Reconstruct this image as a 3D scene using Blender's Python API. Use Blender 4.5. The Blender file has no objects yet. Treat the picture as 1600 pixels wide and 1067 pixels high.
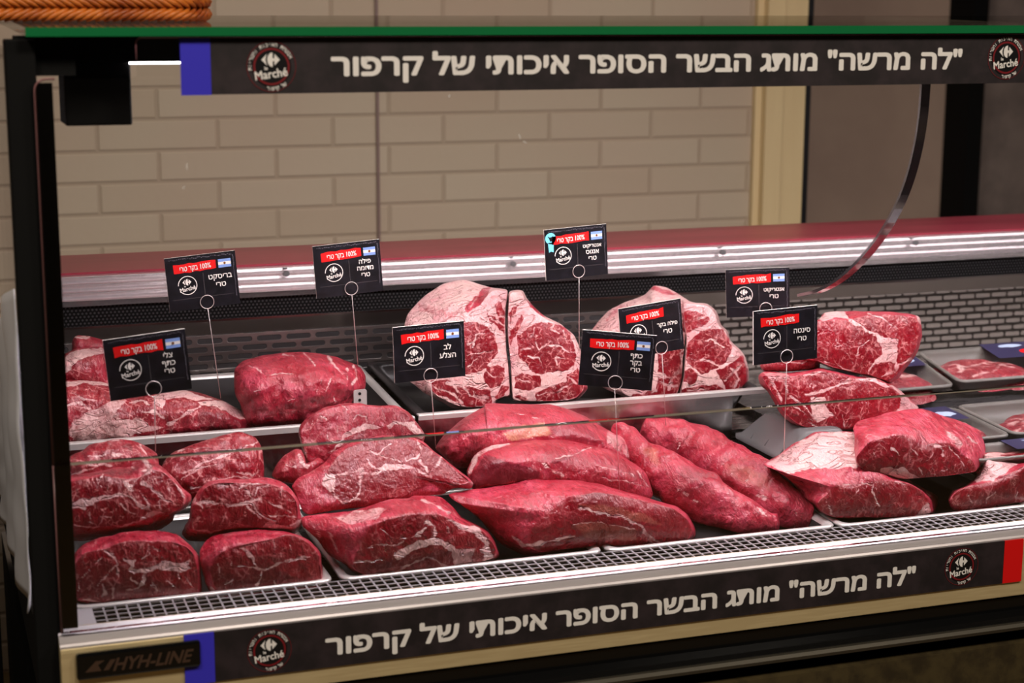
import bpy, math, random
import numpy as np
from mathutils import Matrix, Vector, noise

# ------------------------------------------------------------------ camera, world, lights
SC = bpy.context.scene
COL = SC.collection
CAM_H = 1.40
FPX = 2700.6886                       # focal length in pixels of a 1600 px wide frame
AX = np.array([0.9439722, -0.06094986, 0.32434796])      # world X, Y and down seen from the camera
AY = np.array([-0.33000356, -0.18551856, 0.92557037])
AD = np.array([-0.00375918, 0.98074868, 0.19523803])
cam = bpy.data.cameras.new('camera')
cam.lens = FPX / 1600 * 36; cam.sensor_width = 36; cam.clip_start = .02
cam.dof.use_dof = True; cam.dof.focus_distance = 2.44; cam.dof.aperture_fstop = 5.0
camo = bpy.data.objects.new('camera', cam); COL.objects.link(camo)
R = Matrix(((AX[0], -AX[1], -AX[2], 0), (AY[0], -AY[1], -AY[2], 0), (-AD[0], AD[1], AD[2], CAM_H), (0, 0, 0, 1)))
camo.matrix_world = R
SC.camera = camo
SC.view_settings.view_transform = 'Standard'; SC.view_settings.look = 'None'
SC.view_settings.exposure = 0.0; SC.view_settings.gamma = 1.0
SC.view_settings.use_curve_mapping = False
w = bpy.data.worlds.new('room_world'); SC.world = w; w.use_nodes = True
w.node_tree.nodes['Background'].inputs[0].default_value = (.9, .85, .8, 1)
w.node_tree.nodes['Background'].inputs[1].default_value = .02

def area_light(name, loc, rot, sx, sy, watt, col, spread=math.pi):
    l = bpy.data.lights.new(name, 'AREA'); l.shape = 'RECTANGLE'; l.size = sx; l.size_y = sy
    l.energy = watt; l.color = col; l.spread = spread
    o = bpy.data.objects.new(name, l); COL.objects.link(o); o.location = loc; o.rotation_euler = rot
    return o
# light from the lamp strip under the front rail, ceiling panels over the aisle and over the back wall
area_light('led_light', (1.30, 1.97, CAM_H - .0815), (math.radians(24), 0, 0), 2.0, .03, 15.5, (1, .89, .94))
area_light('led_fill_back', (1.45, 2.40, CAM_H - .0585), (math.radians(-4), 0, 0), 2.0, .03, 3.0, (1, .89, .94))  # added fill for the rib roasts and ledge, no source seen there
area_light('ceiling_light_back', (.9, 2.75, 2.75), (math.radians(22), 0, 0), 2.2, .5, 9, (1, .90, .78))
area_light('ceiling_light_aisle', (-.7, .5, 2.78), (0, 0, 0), .5, .5, 31, (1, .88, .74))
area_light('ceiling_light_aisle', (.8, .3, 2.78), (0, 0, 0), .5, .5, 31, (1, .88, .74))
area_light('ceiling_light_aisle', (2.3, .3, 2.78), (0, 0, 0), .5, .5, 31, (1, .88, .74))

# ------------------------------------------------------------------ helpers
def ray(px, py):
    r = np.array([px - 800.0, py - 533.5, FPX]); return np.array([r @ AX, r @ AY, -(r @ AD)])
def P(px, py, Y):
    r = ray(px, py); r = r / r[1] * Y
    return np.array([r[0], Y, r[2] + CAM_H])
def PV(q, Y):                          # many points
    r = np.column_stack([q[:, 0] - 800.0, q[:, 1] - 533.5, np.full(len(q), FPX)])
    d = np.column_stack([r @ AX, r @ AY, -(r @ AD)])
    d = d / d[:, 1:2] * np.asarray(Y)[:, None]; d[:, 2] += CAM_H
    return d
def prj(p):
    p = np.atleast_2d(p) - np.array([0, 0, CAM_H])
    v = p[:, 0:1] * AX + p[:, 1:2] * AY - p[:, 2:3] * AD
    return np.column_stack([v[:, 0] / v[:, 2] * FPX + 800, v[:, 1] / v[:, 2] * FPX + 533.5, v[:, 2]])
def lin(r, g, b):
    f = lambda c: ((c / 255 + .055) / 1.055) ** 2.4 if c > 10 else c / 255 / 12.92
    return (f(r), f(g), f(b), 1)

class MB:
    def __init__(s): s.v = []; s.f = []; s.m = []
    def add(s, v, f, mi=0):
        n = len(s.v); s.v += [tuple(float(c) for c in p) for p in v]
        s.f += [tuple(i + n for i in q) for q in f]; s.m += [mi] * len(f)
    def box(s, x0, x1, y0, y1, z0, z1, mi=0):
        v = [(x, y, z) for x in (x0, x1) for y in (y0, y1) for z in (z0, z1)]
        s.add(v, [(0, 1, 3, 2), (4, 6, 7, 5), (0, 4, 5, 1), (2, 3, 7, 6), (0, 2, 6, 4), (1, 5, 7, 3)], mi)
    def prism(s, prof, x0, x1, mi=0, closed=True):      # profile of (y, z) run along X
        n = len(prof); v = [(x0, y, z) for y, z in prof] + [(x1, y, z) for y, z in prof]
        f = [(i, (i + 1) % n, n + (i + 1) % n, n + i) for i in range(n if closed else n - 1)]
        if closed: f += [tuple(range(n))[::-1], tuple(range(n, 2 * n))]
        s.add(v, f, mi)
    def tube(s, pts, r, seg=8, closed=False, mi=0):
        pts = [Vector(p) for p in pts]; n = len(pts); rr = r if hasattr(r, '__len__') else [r] * n
        v = []; up = Vector((0, 0, 1))
        t0 = (pts[1] - pts[0]).normalized()
        nrm = t0.orthogonal().normalized()
        for i, p in enumerate(pts):
            a = pts[(i - 1) % n] if (closed or i > 0) else p
            b = pts[(i + 1) % n] if (closed or i < n - 1) else p
            t = (b - a).normalized(); nrm = (nrm - t * nrm.dot(t)).normalized(); bn = t.cross(nrm)
            for k in range(seg):
                an = 2 * math.pi * k / seg
                v.append(p + (nrm * math.cos(an) + bn * math.sin(an)) * rr[i])
        f = []
        for i in range(n if closed else n - 1):
            for k in range(seg):
                a = i * seg + k; b = i * seg + (k + 1) % seg; j = ((i + 1) % n) * seg
                f.append((a, b, j + (k + 1) % seg, j + k))
        if not closed:
            f += [tuple(range(seg))[::-1], tuple(range((n - 1) * seg, n * seg))]
        s.add(v, f, mi)
    def build(s, name, mats, parent=None, smooth=False, bevel=0):
        m = bpy.data.meshes.new(name)
        v = s.v
        if parent is not None:
            w_ = np.array(wloc(parent)); v = [tuple(np.array(p) - w_) for p in v]
        m.from_pydata(v, [], s.f)
        for x in (mats if isinstance(mats, (list, tuple)) else [mats]): m.materials.append(x)
        m.polygons.foreach_set('material_index', s.m)
        if smooth: m.polygons.foreach_set('use_smooth', [True] * len(s.f))
        m.update()
        o = bpy.data.objects.new(name, m); COL.objects.link(o)
        if parent is not None: o.parent = parent
        if bevel:
            b = o.modifiers.new('bevel', 'BEVEL'); b.width = bevel; b.segments = 2; b.limit_method = 'ANGLE'
        return o
def wloc(o):
    p = Vector((0, 0, 0))
    while o is not None: p = p + o.location; o = o.parent
    return p
def tag(o, label=None, cat=None, group=None, kind=None):
    if label: o['label'] = label
    if cat: o['category'] = cat
    if group: o['group'] = group
    if kind: o['kind'] = kind
    return o
def thing(name, label, cat, loc, group=None):
    o = bpy.data.objects.new(name, None); COL.objects.link(o); o.location = loc; o.empty_display_size = .05
    return tag(o, label, cat, group)
Z = lambda rel: CAM_H + rel

# ------------------------------------------------------------------ materials
def mat(name, col, rough=.5, metal=0, spec=.5, emit=0, coat=0):
    m = bpy.data.materials.new(name); m.use_nodes = True
    b = m.node_tree.nodes['Principled BSDF']
    b.inputs['Base Color'].default_value = col; b.inputs['Roughness'].default_value = rough
    b.inputs['Metallic'].default_value = metal; b.inputs['Specular IOR Level'].default_value = spec
    b.inputs['Coat Weight'].default_value = coat
    if emit:
        b.inputs['Emission Color'].default_value = col; b.inputs['Emission Strength'].default_value = emit
    return m
class NT:
    def __init__(s, m): s.t = m.node_tree; s.n = s.t.nodes; s.b = s.n['Principled BSDF']
    def node(s, ty, ins=None, **kw):
        x = s.n.new(ty)
        for k, v in kw.items(): setattr(x, k, v)
        for k, v in (ins or {}).items():
            if isinstance(v, bpy.types.NodeSocket): s.t.links.new(v, x.inputs[k])
            else: x.inputs[k].default_value = v
        return x
    def math(s, op, a, b=0.0, c=None):
        d = {0: a, 1: b}
        if c is not None: d[2] = c
        return s.node('ShaderNodeMath', d, operation=op).outputs[0]
    def mix(s, fac, a, b):
        x = s.node('ShaderNodeMix', data_type='RGBA')
        for i, v in ((0, fac), (6, a), (7, b)):
            if isinstance(v, bpy.types.NodeSocket): s.t.links.new(v, x.inputs[i])
            else: x.inputs[i].default_value = v
        return x.outputs[2]
    def rng(s, v, a, b, c=0.0, d=1.0):
        return s.node('ShaderNodeMapRange', {0: v, 1: a, 2: b, 3: c, 4: d}, interpolation_type='SMOOTHSTEP').outputs[0]
    def link(s, a, inp): s.t.links.new(a, s.b.inputs[inp])
    def obj(s): return s.node('ShaderNodeTexCoord').outputs['Object']
    def noise(s, vec, scale, detail=3, rough=.5, dist=0.0):
        x = s.node('ShaderNodeTexNoise', {'Vector': vec, 'Scale': scale, 'Detail': detail, 'Roughness': rough, 'Distortion': dist})
        return x.outputs['Fac']
    def bump(s, h, strength, dist=.01):
        x = s.node('ShaderNodeBump', {'Height': h, 'Strength': strength, 'Distance': dist})
        s.link(x.outputs[0], 'Normal'); s.link(x.outputs[0], 'Coat Normal')

M = {}
def brushed(name, col, rough, axis_scale, metal=1.0, var=.12):
    m = mat(name, col, rough, metal); t = NT(m)
    mp = t.node('ShaderNodeMapping', {'Vector': t.obj(), 'Scale': axis_scale})
    n = t.noise(mp.outputs[0], 60, 4, .6)
    t.link(t.rng(n, .3, .7, max(.03, rough - var), rough + var), 'Roughness')
    return m
M['steel'] = brushed('steel', (.62, .60, .58, 1), .24, (.3, 6, 6))
M['tray_steel'] = brushed('tray_steel', (.60, .58, .57, 1), .20, (2, 2, 2), var=.06)
M['nose_steel'] = brushed('nose_steel', (.84, .68, .38, 1), .44, (.3, 6, 6), metal=.55)  # steel; gold reflection of the warm floor painted into the base colour
M['aluminium'] = mat('aluminium', (.80, .75, .75, 1), .24, .92)
M['rim_metal'] = mat('rim_metal', (.78, .74, .70, 1), .28, .55)
M['liner'] = brushed('liner', (.16, .15, .15, 1), .34, (.5, 4, 4), metal=.7)
M['black'] = mat('black', (.006, .006, .007, 1), .38)
M['gloss_black'] = mat('gloss_black', (.004, .004, .004, 1), .14)
M['matt_black'] = mat('matt_black', (.004, .004, .004, 1), .8, spec=.15)
M['pan_floor'] = mat('pan_floor', (.022, .018, .018, 1), .5, 0, .25)  # near-black inside of the steel pans, shade around the meat put into colour
M['dark_pan'] = mat('dark_pan', (.045, .042, .042, 1), .28, .55)
M['dark_plastic'] = mat('dark_plastic', (.115, .112, .112, 1), .26)
M['grey_plastic'] = mat('grey_plastic', lin(112, 108, 102), .34)
M['chrome'] = mat('chrome', (.75, .73, .72, 1), .12, 1)
M['wire'] = mat('wire', (.80, .70, .66, 1), .38, .7)
M['white_print'] = mat('white_print', lin(240, 236, 232), .55)
M['sign_white'] = mat('sign_white', lin(238, 232, 222), .5)
M['blue_print'] = mat('blue_print', lin(58, 52, 200), .45)
M['red_print'] = mat('red_print', lin(226, 14, 16), .45)
M['ring_red'] = mat('ring_red', lin(120, 18, 26), .5)
M['sky_print'] = mat('sky_print', lin(128, 160, 220), .5)
M['sun_print'] = mat('sun_print', lin(120, 70, 20), .5)
M['aqua_print'] = mat('aqua_print', lin(120, 212, 232), .5)
M['label_navy'] = mat('label_navy', lin(48, 44, 74), .35)
M['plastic_white'] = mat('plastic_white', lin(244, 245, 252), .35)
M['led'] = mat('led', (1, .97, 1, 1), .5, emit=9)
M['glass_edge_green'] = mat('glass_edge_green', lin(22, 110, 62), .2)
M['glass_edge'] = mat('glass_edge', lin(196, 190, 172), .3)
M['acrylic_edge'] = mat('acrylic_edge', (.20, .18, .18, 1), .08, .85)
M['brass_text'] = mat('brass_text', lin(82, 62, 50), .35, .3)

def glass_mat(name, tint, ior=1.45, rough=0.0):
    m = bpy.data.materials.new(name); m.use_nodes = True; nt = m.node_tree; nt.nodes.clear()
    o = nt.nodes.new('ShaderNodeOutputMaterial'); mx = nt.nodes.new('ShaderNodeMixShader')
    tr = nt.nodes.new('ShaderNodeBsdfTransparent'); gl = nt.nodes.new('ShaderNodeBsdfGlossy'); fr = nt.nodes.new('ShaderNodeFresnel')
    tr.inputs[0].default_value = tint; gl.inputs['Roughness'].default_value = rough; fr.inputs[0].default_value = ior
    nt.links.new(fr.outputs[0], mx.inputs[0]); nt.links.new(tr.outputs[0], mx.inputs[1]); nt.links.new(gl.outputs[0], mx.inputs[2])
    nt.links.new(mx.outputs[0], o.inputs[0]); return m
M['glass'] = glass_mat('glass', (.985, .99, .985, 1))
def smudge_mat():
    m = mat('smudge', lin(225, 222, 220), .8); m.node_tree.nodes['Principled BSDF'].inputs['Alpha'].default_value = .38; return m
M['smudge'] = smudge_mat()
M['film'] = glass_mat('film', (.99, .99, .99, 1), 1.35, .06)

# painted brick of the back wall
def brick_mat():
    m = mat('painted_brick', lin(202, 178, 150), .6); t = NT(m)
    mp = t.node('ShaderNodeMapping', {'Vector': t.obj(), 'Rotation': (math.radians(90), 0, 0)})
    br = t.node('ShaderNodeTexBrick', {'Vector': mp.outputs[0], 'Color1': lin(174, 157, 134), 'Color2': lin(180, 165, 143),
                'Mortar': lin(163, 146, 124), 'Scale': 1.0, 'Mortar Size': .0055, 'Mortar Smooth': .6, 'Brick Width': .245, 'Row Height': .064})
    br.offset = .5
    n = t.noise(t.obj(), 3, 3)
    t.link(t.mix(t.rng(n, .3, .7, 0, .16), br.outputs[0], lin(176, 142, 126)), 'Base Color')
    h = t.math('ADD', t.math('MULTIPLY', br.outputs[1], -1.0), t.math('MULTIPLY', t.noise(t.obj(), 60, 3), .25))
    t.bump(h, .5, .004); return m
M['brick'] = brick_mat()
def plain_noise(name, c1, c2, scale, rough, metal=0, bump=0, stretch=None):
    m = mat(name, c1, rough, metal); t = NT(m); v = t.obj()
    if stretch: v = t.node('ShaderNodeMapping', {'Vector': v, 'Scale': stretch}).outputs[0]
    n = t.noise(v, scale, 5, .6)
    t.link(t.mix(t.rng(n, .35, .68), c1, c2), 'Base Color')
    if bump: t.bump(n, bump, .002)
    return m
M['brown_wall'] = plain_noise('brown_wall', lin(190, 164, 146), lin(178, 152, 136), 3, .55)
M['grey_wall'] = plain_noise('grey_wall', lin(150, 134, 126), lin(112, 100, 96), 5, .5)
M['cream_trim'] = plain_noise('cream_trim', lin(214, 192, 146), lin(204, 180, 136), 6, .5, stretch=(1, 1, .1))
M['slate'] = plain_noise('slate', lin(25, 18, 21), lin(44, 34, 38), 26, .6)
M['sign_slate'] = plain_noise('sign_slate', lin(15, 14, 18), lin(27, 25, 32), 60, .34)
M['worktop'] = plain_noise('worktop', lin(146, 54, 66), lin(124, 42, 54), 16, .3, stretch=(.12, 1, 1))
M['floor'] = plain_noise('floor', lin(98, 78, 46), lin(78, 60, 36), 90, .35)
M['ceiling'] = mat('ceiling_paint', lin(96, 88, 80), .8)
M['wall_paint'] = plain_noise('wall_paint', lin(54, 44, 36), lin(42, 34, 28), 2, .7)
M['kick'] = plain_noise('kick', lin(66, 56, 34), lin(44, 36, 22), 30, .4)
M['wicker'] = plain_noise('wicker', lin(214, 118, 40), lin(150, 66, 20), 30, .34, bump=.3)
M['wicker_dark'] = plain_noise('wicker_dark', lin(122, 60, 26), lin(84, 38, 16), 30, .5)

def slot_mat(name, w_, h_, L, rad, metal_col, dark, rough=.3):
    m = mat(name, metal_col, rough, .85); t = NT(m)
    sp = t.node('ShaderNodeSeparateXYZ', {0: t.obj()})
    u, v = sp.outputs[0], sp.outputs[2]
    vr = t.math('DIVIDE', v, h_); row = t.math('FLOOR', vr)
    odd = t.math('MULTIPLY', t.math('FLOORED_MODULO', row, 2.0), .5)
    uu = t.math('SUBTRACT', t.math('FRACT', t.math('ADD', t.math('DIVIDE', u, w_), odd)), .5)
    vv = t.math('SUBTRACT', t.math('FRACT', vr), .5)
    dx = t.math('MAXIMUM', t.math('SUBTRACT', t.math('ABSOLUTE', t.math('MULTIPLY', uu, w_)), L), 0.0)
    dy = t.math('MULTIPLY', vv, h_)
    d = t.math('SQRT', t.math('ADD', t.math('MULTIPLY', dx, dx), t.math('MULTIPLY', dy, dy)))
    k = t.rng(d, rad * .85, rad * 1.1)
    t.link(t.mix(k, dark, metal_col), 'Base Color'); t.link(t.math('MULTIPLY', k, .85), 'Metallic')
    t.link(t.rng(k, 0, 1, .6, rough), 'Roughness')
    t.bump(k, .6, .003); return m
M['slots'] = slot_mat('slotted_steel', .047, .0135, .0155, .0042, (.30, .27, .25, 1), (.03, .026, .026, 1))
M['small_slots'] = slot_mat('small_slotted_steel', .034, .0125, .0115, .0040, (.10, .085, .075, 1), (.165, .14, .12, 1))
M['perforated'] = slot_mat('perforated_black', .006, .005, 0.0, .0016, (.006, .0055, .0055, 1), (.018, .016, .016, 1), .6)

# beef: red muscle, pink membrane, white fat; the large fat seams are mesh attributes, the fine marbling is procedural
def beef_mat():
    m = mat('beef', (.4, .02, .04, 1), .36); t = NT(m); v = t.obj()
    A = lambda n: t.node('ShaderNodeAttribute', attribute_name=n).outputs['Fac']
    fat, cut, film, marb, dark = A('fat'), A('cut'), A('film'), A('marbling'), A('dark')
    n1 = t.noise(v, 14, 4, .6); n2 = t.noise(v, 55, 4, .6, .5); n3 = t.noise(v, 240, 3, .6)
    skin = t.mix(t.rng(n1, .32, .68), lin(166, 30, 50), lin(196, 60, 80))
    meat_ = t.mix(t.rng(n1, .3, .7), lin(116, 10, 22), lin(148, 16, 32))
    n5 = t.noise(v, 26, 4, .62, .8)
    skin = t.mix(t.rng(n5, .48, .70, 0, .7), skin, lin(196, 74, 98)); skin = t.mix(t.rng(n5, .30, .46, .65, 0), skin, lin(124, 12, 34))
    skin = t.mix(t.rng(n3, .60, .74, 0, .5), skin, lin(226, 160, 164))
    base = t.mix(cut, skin, meat_)
    # fibres
    mp = t.node('ShaderNodeMapping', {'Vector': v, 'Rotation': (.3, .5, .7), 'Scale': (1, .22, .5)})
    fb = t.noise(mp.outputs[0], 320, 3, .6)
    base = t.mix(t.rng(fb, .38, .66, 0, .40), base, lin(118, 14, 32))
    fl = t.noise(mp.outputs[0], 130, 4, .6); base = t.mix(t.rng(fl, .54, .70, 0, .38), base, lin(100, 10, 26))
    base = t.mix(t.rng(n3, .58, .75, 0, .18), base, lin(210, 84, 94))
    # marbling: thin ridges of distorted noise
    wv = t.node('ShaderNodeVectorMath', {0: v, 1: t.node('ShaderNodeTexNoise', {'Vector': v, 'Scale': 40.0}).outputs['Color']}, operation='MULTIPLY_ADD')
    wv.inputs[1].default_value = (1, 1, 1)
    vd = t.node('ShaderNodeVectorMath', {0: t.node('ShaderNodeTexNoise', {'Vector': v, 'Scale': 45.0, 'Detail': 2.0}).outputs['Color'], 1: (.022, .022, .022)}, operation='MULTIPLY')
    vv = t.node('ShaderNodeVectorMath', {0: v, 1: vd.outputs[0]}, operation='ADD').outputs[0]
    vo = t.node('ShaderNodeTexVoronoi', {'Vector': vv, 'Scale': 62.0}, feature='DISTANCE_TO_EDGE').outputs['Distance']
    vein = t.math('SUBTRACT', 1.0, t.rng(vo, .015, .075))
    vein = t.math('MULTIPLY', vein, t.rng(n2, .46, .62))
    vein = t.math('MULTIPLY', vein, marb)
    base = t.mix(t.math('MULTIPLY', vein, .75), base, lin(216, 140, 138))
    vo2 = t.node('ShaderNodeTexVoronoi', {'Vector': vv, 'Scale': 150.0}, feature='DISTANCE_TO_EDGE').outputs['Distance']
    v2 = t.math('MULTIPLY', t.math('MULTIPLY', t.math('SUBTRACT', 1.0, t.rng(vo2, .02, .10)), t.rng(t.noise(v, 90, 2), .52, .66)), t.math('MULTIPLY', marb, cut))
    base = t.mix(t.math('MULTIPLY', v2, .8), base, lin(222, 150, 146))
    base = t.mix(t.math('MULTIPLY', dark, .75), base, lin(92, 14, 28))  # dark lean patches, plus crevice shade painted along some creases
    base = t.mix(t.math('MULTIPLY', film, t.rng(n2, .3, .7, .45, .9)), base, lin(206, 140, 112))
    fatc = t.mix(t.rng(n1, .3, .72), lin(224, 184, 178), lin(206, 148, 150))
    fatc = t.mix(t.rng(n2, .58, .75, 0, .5), fatc, lin(214, 120, 128))
    mpf = t.node('ShaderNodeMapping', {'Vector': v, 'Rotation': (.2, .9, .3), 'Scale': (.5, 1, 1.3)}); cre = t.noise(mpf.outputs[0], 42, 3, .5, 1.2)
    crease = t.math('SUBTRACT', 1.0, t.rng(t.math('ABSOLUTE', t.math('SUBTRACT', cre, .5)), .0, .035))
    fatc = t.mix(t.math('MULTIPLY', crease, .34), fatc, lin(190, 112, 116))
    f2 = t.rng(t.math('ADD', fat, t.math('ADD', t.math('MULTIPLY', t.math('SUBTRACT', n2, .5), .8), t.math('MULTIPLY', t.math('SUBTRACT', n3, .5), .5))), .26, .78)
    t.link(t.mix(f2, base, fatc), 'Base Color')
    t.link(t.rng(n2, .3, .7, .26, .46), 'Roughness')
    h = t.math('ADD', t.math('MULTIPLY', n2, 1.0), t.math('ADD', t.math('MULTIPLY', fb, .30), t.math('MULTIPLY', n3, .22)))
    m.node_tree.nodes['Principled BSDF'].inputs['Coat Weight'].default_value = .16; m.node_tree.nodes['Principled BSDF'].inputs['Coat Roughness'].default_value = .09
    n4 = t.noise(mp.outputs[0], 70, 3, .55); h = t.math('SUBTRACT', t.math('ADD', h, t.math('MULTIPLY', n4, 1.2)), t.math('MULTIPLY', t.math('MULTIPLY', crease, fat), .8)); t.bump(h, .75, .005)
    return m
M['beef'] = beef_mat()

# ------------------------------------------------------------------ flat lettering helpers
def text_geo(s, bold=.0):
    hook = s.startswith('ף'); s = s.replace('ף', 'ך')
    c = bpy.data.curves.new('t', 'FONT'); c.body = s; c.size = 1; c.resolution_u = 3
    o = bpy.data.objects.new('t', c); COL.objects.link(o)
    dg = bpy.context.evaluated_depsgraph_get(); dg.update()
    m = bpy.data.meshes.new_from_object(o.evaluated_get(dg))
    v = np.array([x.co[:2] for x in m.vertices]) if len(m.vertices) else np.zeros((0, 2))
    f = [tuple(p.vertices) for p in m.polygons]
    bpy.data.objects.remove(o); bpy.data.curves.remove(c); bpy.data.meshes.remove(m)
    if hook:
        a = v[:, 0].min(); n0 = len(v); v = np.vstack([v, [(a, .592), (a, .27), (a + .09, .27), (a + .09, .592), (a + .09, .27), (a + .22, .27), (a + .22, .355), (a + .09, .355)]])
        f += [tuple(range(n0, n0 + 4)), tuple(range(n0 + 4, n0 + 8))]
    # every face gets its own vertices so overlapping strokes can lie at slightly different heights
    vv = np.array([v[k] for q in f for k in q]) if f else v; k0 = 0; f2 = []
    for q in f: f2.append(tuple(range(k0, k0 + len(q)))); k0 += len(q)
    v, f = vv, f2
    out = []
    sh = [(0, 0)] if not bold else [(0, 0), (bold, 0), (-bold, 0), (0, bold), (0, -bold), (bold * .7, bold * .7), (-bold * .7, -bold * .7), (bold * .7, -bold * .7), (-bold * .7, bold * .7)]
    for i, d in enumerate(sh): out.append((v + np.array(d), f, i))
    return out
HE = lambda s: s[::-1]
class Flat:
    """2-D shapes on a plane: origin o, axes u (right), n (towards the viewer), v (up)"""
    def __init__(s, o, u, v):
        s.o = np.array(o, float); s.u = np.array(u, float); s.v = np.array(v, float); s.n = np.cross(s.u, s.v)
        s.n /= np.linalg.norm(s.n); s.mb = MB()
    def pts(s, q, lift): return [s.o + s.u * a + s.v * b + s.n * lift for a, b in q]
    def poly(s, q, lift, mi=0):
        s.mb.add(s.pts(q, lift), [tuple(range(len(q)))], mi)
    def tri(s, q, f, lift, mi=0, jit=False):
        p = s.pts(q, lift)
        if jit:
            for k, fc in enumerate(f):
                for i in fc: p[i] = p[i] + s.n * ((k % 9) * 4e-7)
        s.mb.add(p, f, mi)
    def ring(s, c, r0, r1, lift, mi=0, a0=0, a1=360, n=56):
        q = []; full = abs(a1 - a0) >= 360
        for i in range(n + 1):
            a = math.radians(a0 + (a1 - a0) * i / n)
            q += [(c[0] + r0 * math.cos(a), c[1] + r0 * math.sin(a)), (c[0] + r1 * math.cos(a), c[1] + r1 * math.sin(a))]
        s.tri(q, [(2 * i, 2 * i + 1, 2 * i + 3, 2 * i + 2) for i in range(n)], lift, mi)
    def disc(s, c, r, lift, mi=0, n=40):
        s.poly([(c[0] + r * math.cos(2 * math.pi * i / n), c[1] + r * math.sin(2 * math.pi * i / n)) for i in range(n)], lift, mi)
    def text(s, txt, cx, base, width=None, height=None, lift=0, mi=0, bold=.0, rot=0, align='c'):
        g = text_geo(txt, bold)
        if not len(g[0][0]): return
        a = np.vstack([x[0] for x in g]); mn, mx = a.min(0), a.max(0)
        if width: k = width / (mx[0] - mn[0]); ky = k if not height else height / .7
        else: ky = height / .7; k = ky
        ca, sa = math.cos(rot), math.sin(rot)
        for v, f, i in g:
            q = (v - np.array([(mn[0] + mx[0]) / 2, 0])) * np.array([k, ky])
            q = np.column_stack([q[:, 0] * ca - q[:, 1] * sa + cx, q[:, 0] * sa + q[:, 1] * ca + base])
            s.tri([tuple(x) for x in q], f, lift + i * 5e-6, mi, True)
    def arc_text(s, txt, c, r, a_start, a_end, h, lift, mi=0, outward=True):
        n = len(txt)
        for i, ch in enumerate(txt):
            if ch == ' ': continue
            a = math.radians(a_start + (a_end - a_start) * (i + .5) / n)
            g = text_geo(ch, .04)
            for v, f, k in g:
                mn, mx = v.min(0), v.max(0)
                q = (v - np.array([(mn[0] + mx[0]) / 2, .33])) * (h / .7)
                ro = a - math.pi / 2 if outward else a + math.pi / 2
                ca, sa = math.cos(ro), math.sin(ro)
                q = np.column_stack([q[:, 0] * ca - q[:, 1] * sa + c[0] + r * math.cos(a), q[:, 0] * sa + q[:, 1] * ca + c[1] + r * math.sin(a)])
                s.tri([tuple(x) for x in q], f, lift + k * 5e-6, mi, True)
    def logo(s, c, k, lift, mi=0, bgi=None):
        # left arrow, and a right arrow with a C cut out of it
        L = [(-1.0, 0), (-.38, .62), (-.5, .3), (-.56, 0), (-.5, -.3), (-.38, -.62)]
        up = [(-.10, .62), (.10, .76), (.30, .74), (.26, .50), (.30, .34), (.46, .30), (.44, .58), (1.0, .12), (1.0, 0), (.12, 0), (-.36, 0), (-.30, .36)]
        f = lambda q: [(c[0] + x * k, c[1] + y * k) for x, y in q]
        s.poly(f(L), lift, mi)
        q1 = [(-.36, 0), (-.30, .36), (-.10, .64), (.08, .74), (.22, .74), (.22, 0)]
        q2 = [(.22, .36), (.40, .36), (.40, -.36), (.22, -.36)]
        q3 = [(.42, .60), (1.0, 0), (.42, -.60), (.42, 0)]
        q4 = [(-.36, 0), (.22, 0), (.22, -.74), (.08, -.74), (-.10, -.64), (-.30, -.36)]
        for q in (q1, q3, q4): s.poly(f(q), lift, mi)
        s.poly(f([(.22, .16), (.44, .16), (.44, -.16), (.22, -.16)]), lift, mi)
def frame_at(o, right, up): return Flat(o, right, up)

# ------------------------------------------------------------------ the room
def struct(name, mb, m):
    o = mb.build(name, m); o['kind'] = 'structure'; return o
b = MB(); b.box(-2.2, 5.2, -3.2, 6.2, -.1, 0); struct('floor', b, M['floor'])
b = MB(); b.box(-2.2, 5.2, -3.2, 6.2, 2.9, 3.0); struct('ceiling', b, M['ceiling'])
b = MB(); b.box(-2.2, 1.972, 3.6, 3.72, 0, 2.9); struct('wall_back', b, M['brick'])
b = MB(); b.box(1.85, 5.2, 4.3, 4.4, 0, 2.9); struct('wall_recess', b, M['brown_wall'])
b = MB(); b.box(-2.3, -2.2, -3.2, 3.72, 0, 2.9); struct('wall_left', b, M['wall_paint'])
b = MB(); b.box(5.2, 5.3, -3.2, 6.2, 0, 2.9); struct('wall_right', b, M['wall_paint'])
b = MB(); b.box(-2.2, 5.2, -3.3, -3.2, 0, 2.9); struct('wall_front', b, M['wall_paint'])
b = MB(); b.box(1.862, 1.905, 3.565, 3.60, 0, 2.9); b.box(1.905, 1.968, 3.575, 3.60, 0, 2.9); b.box(1.845, 1.862, 3.585, 3.6, 0, 2.9)
struct('trim_1', b, M['cream_trim'])
b = MB(); b.box(1.972, 1.985, 3.58, 3.74, 0, 2.9); struct('trim_2', b, M['black'])
b = MB(); b.box(2.818, 2.866, 4.18, 4.30, 0, 2.9); struct('trim_3', b, M['matt_black'])
b = MB(); b.box(2.92, 5.2, 4.27, 4.30, 0, 2.9); struct('trim_4', b, M['grey_wall'])
b = MB(); b.box(.9515, .9575, 3.594, 3.60, 0, 2.9); struct('trim_5', b, mat('seam_grey', lin(120, 96, 88), .5))

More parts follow.
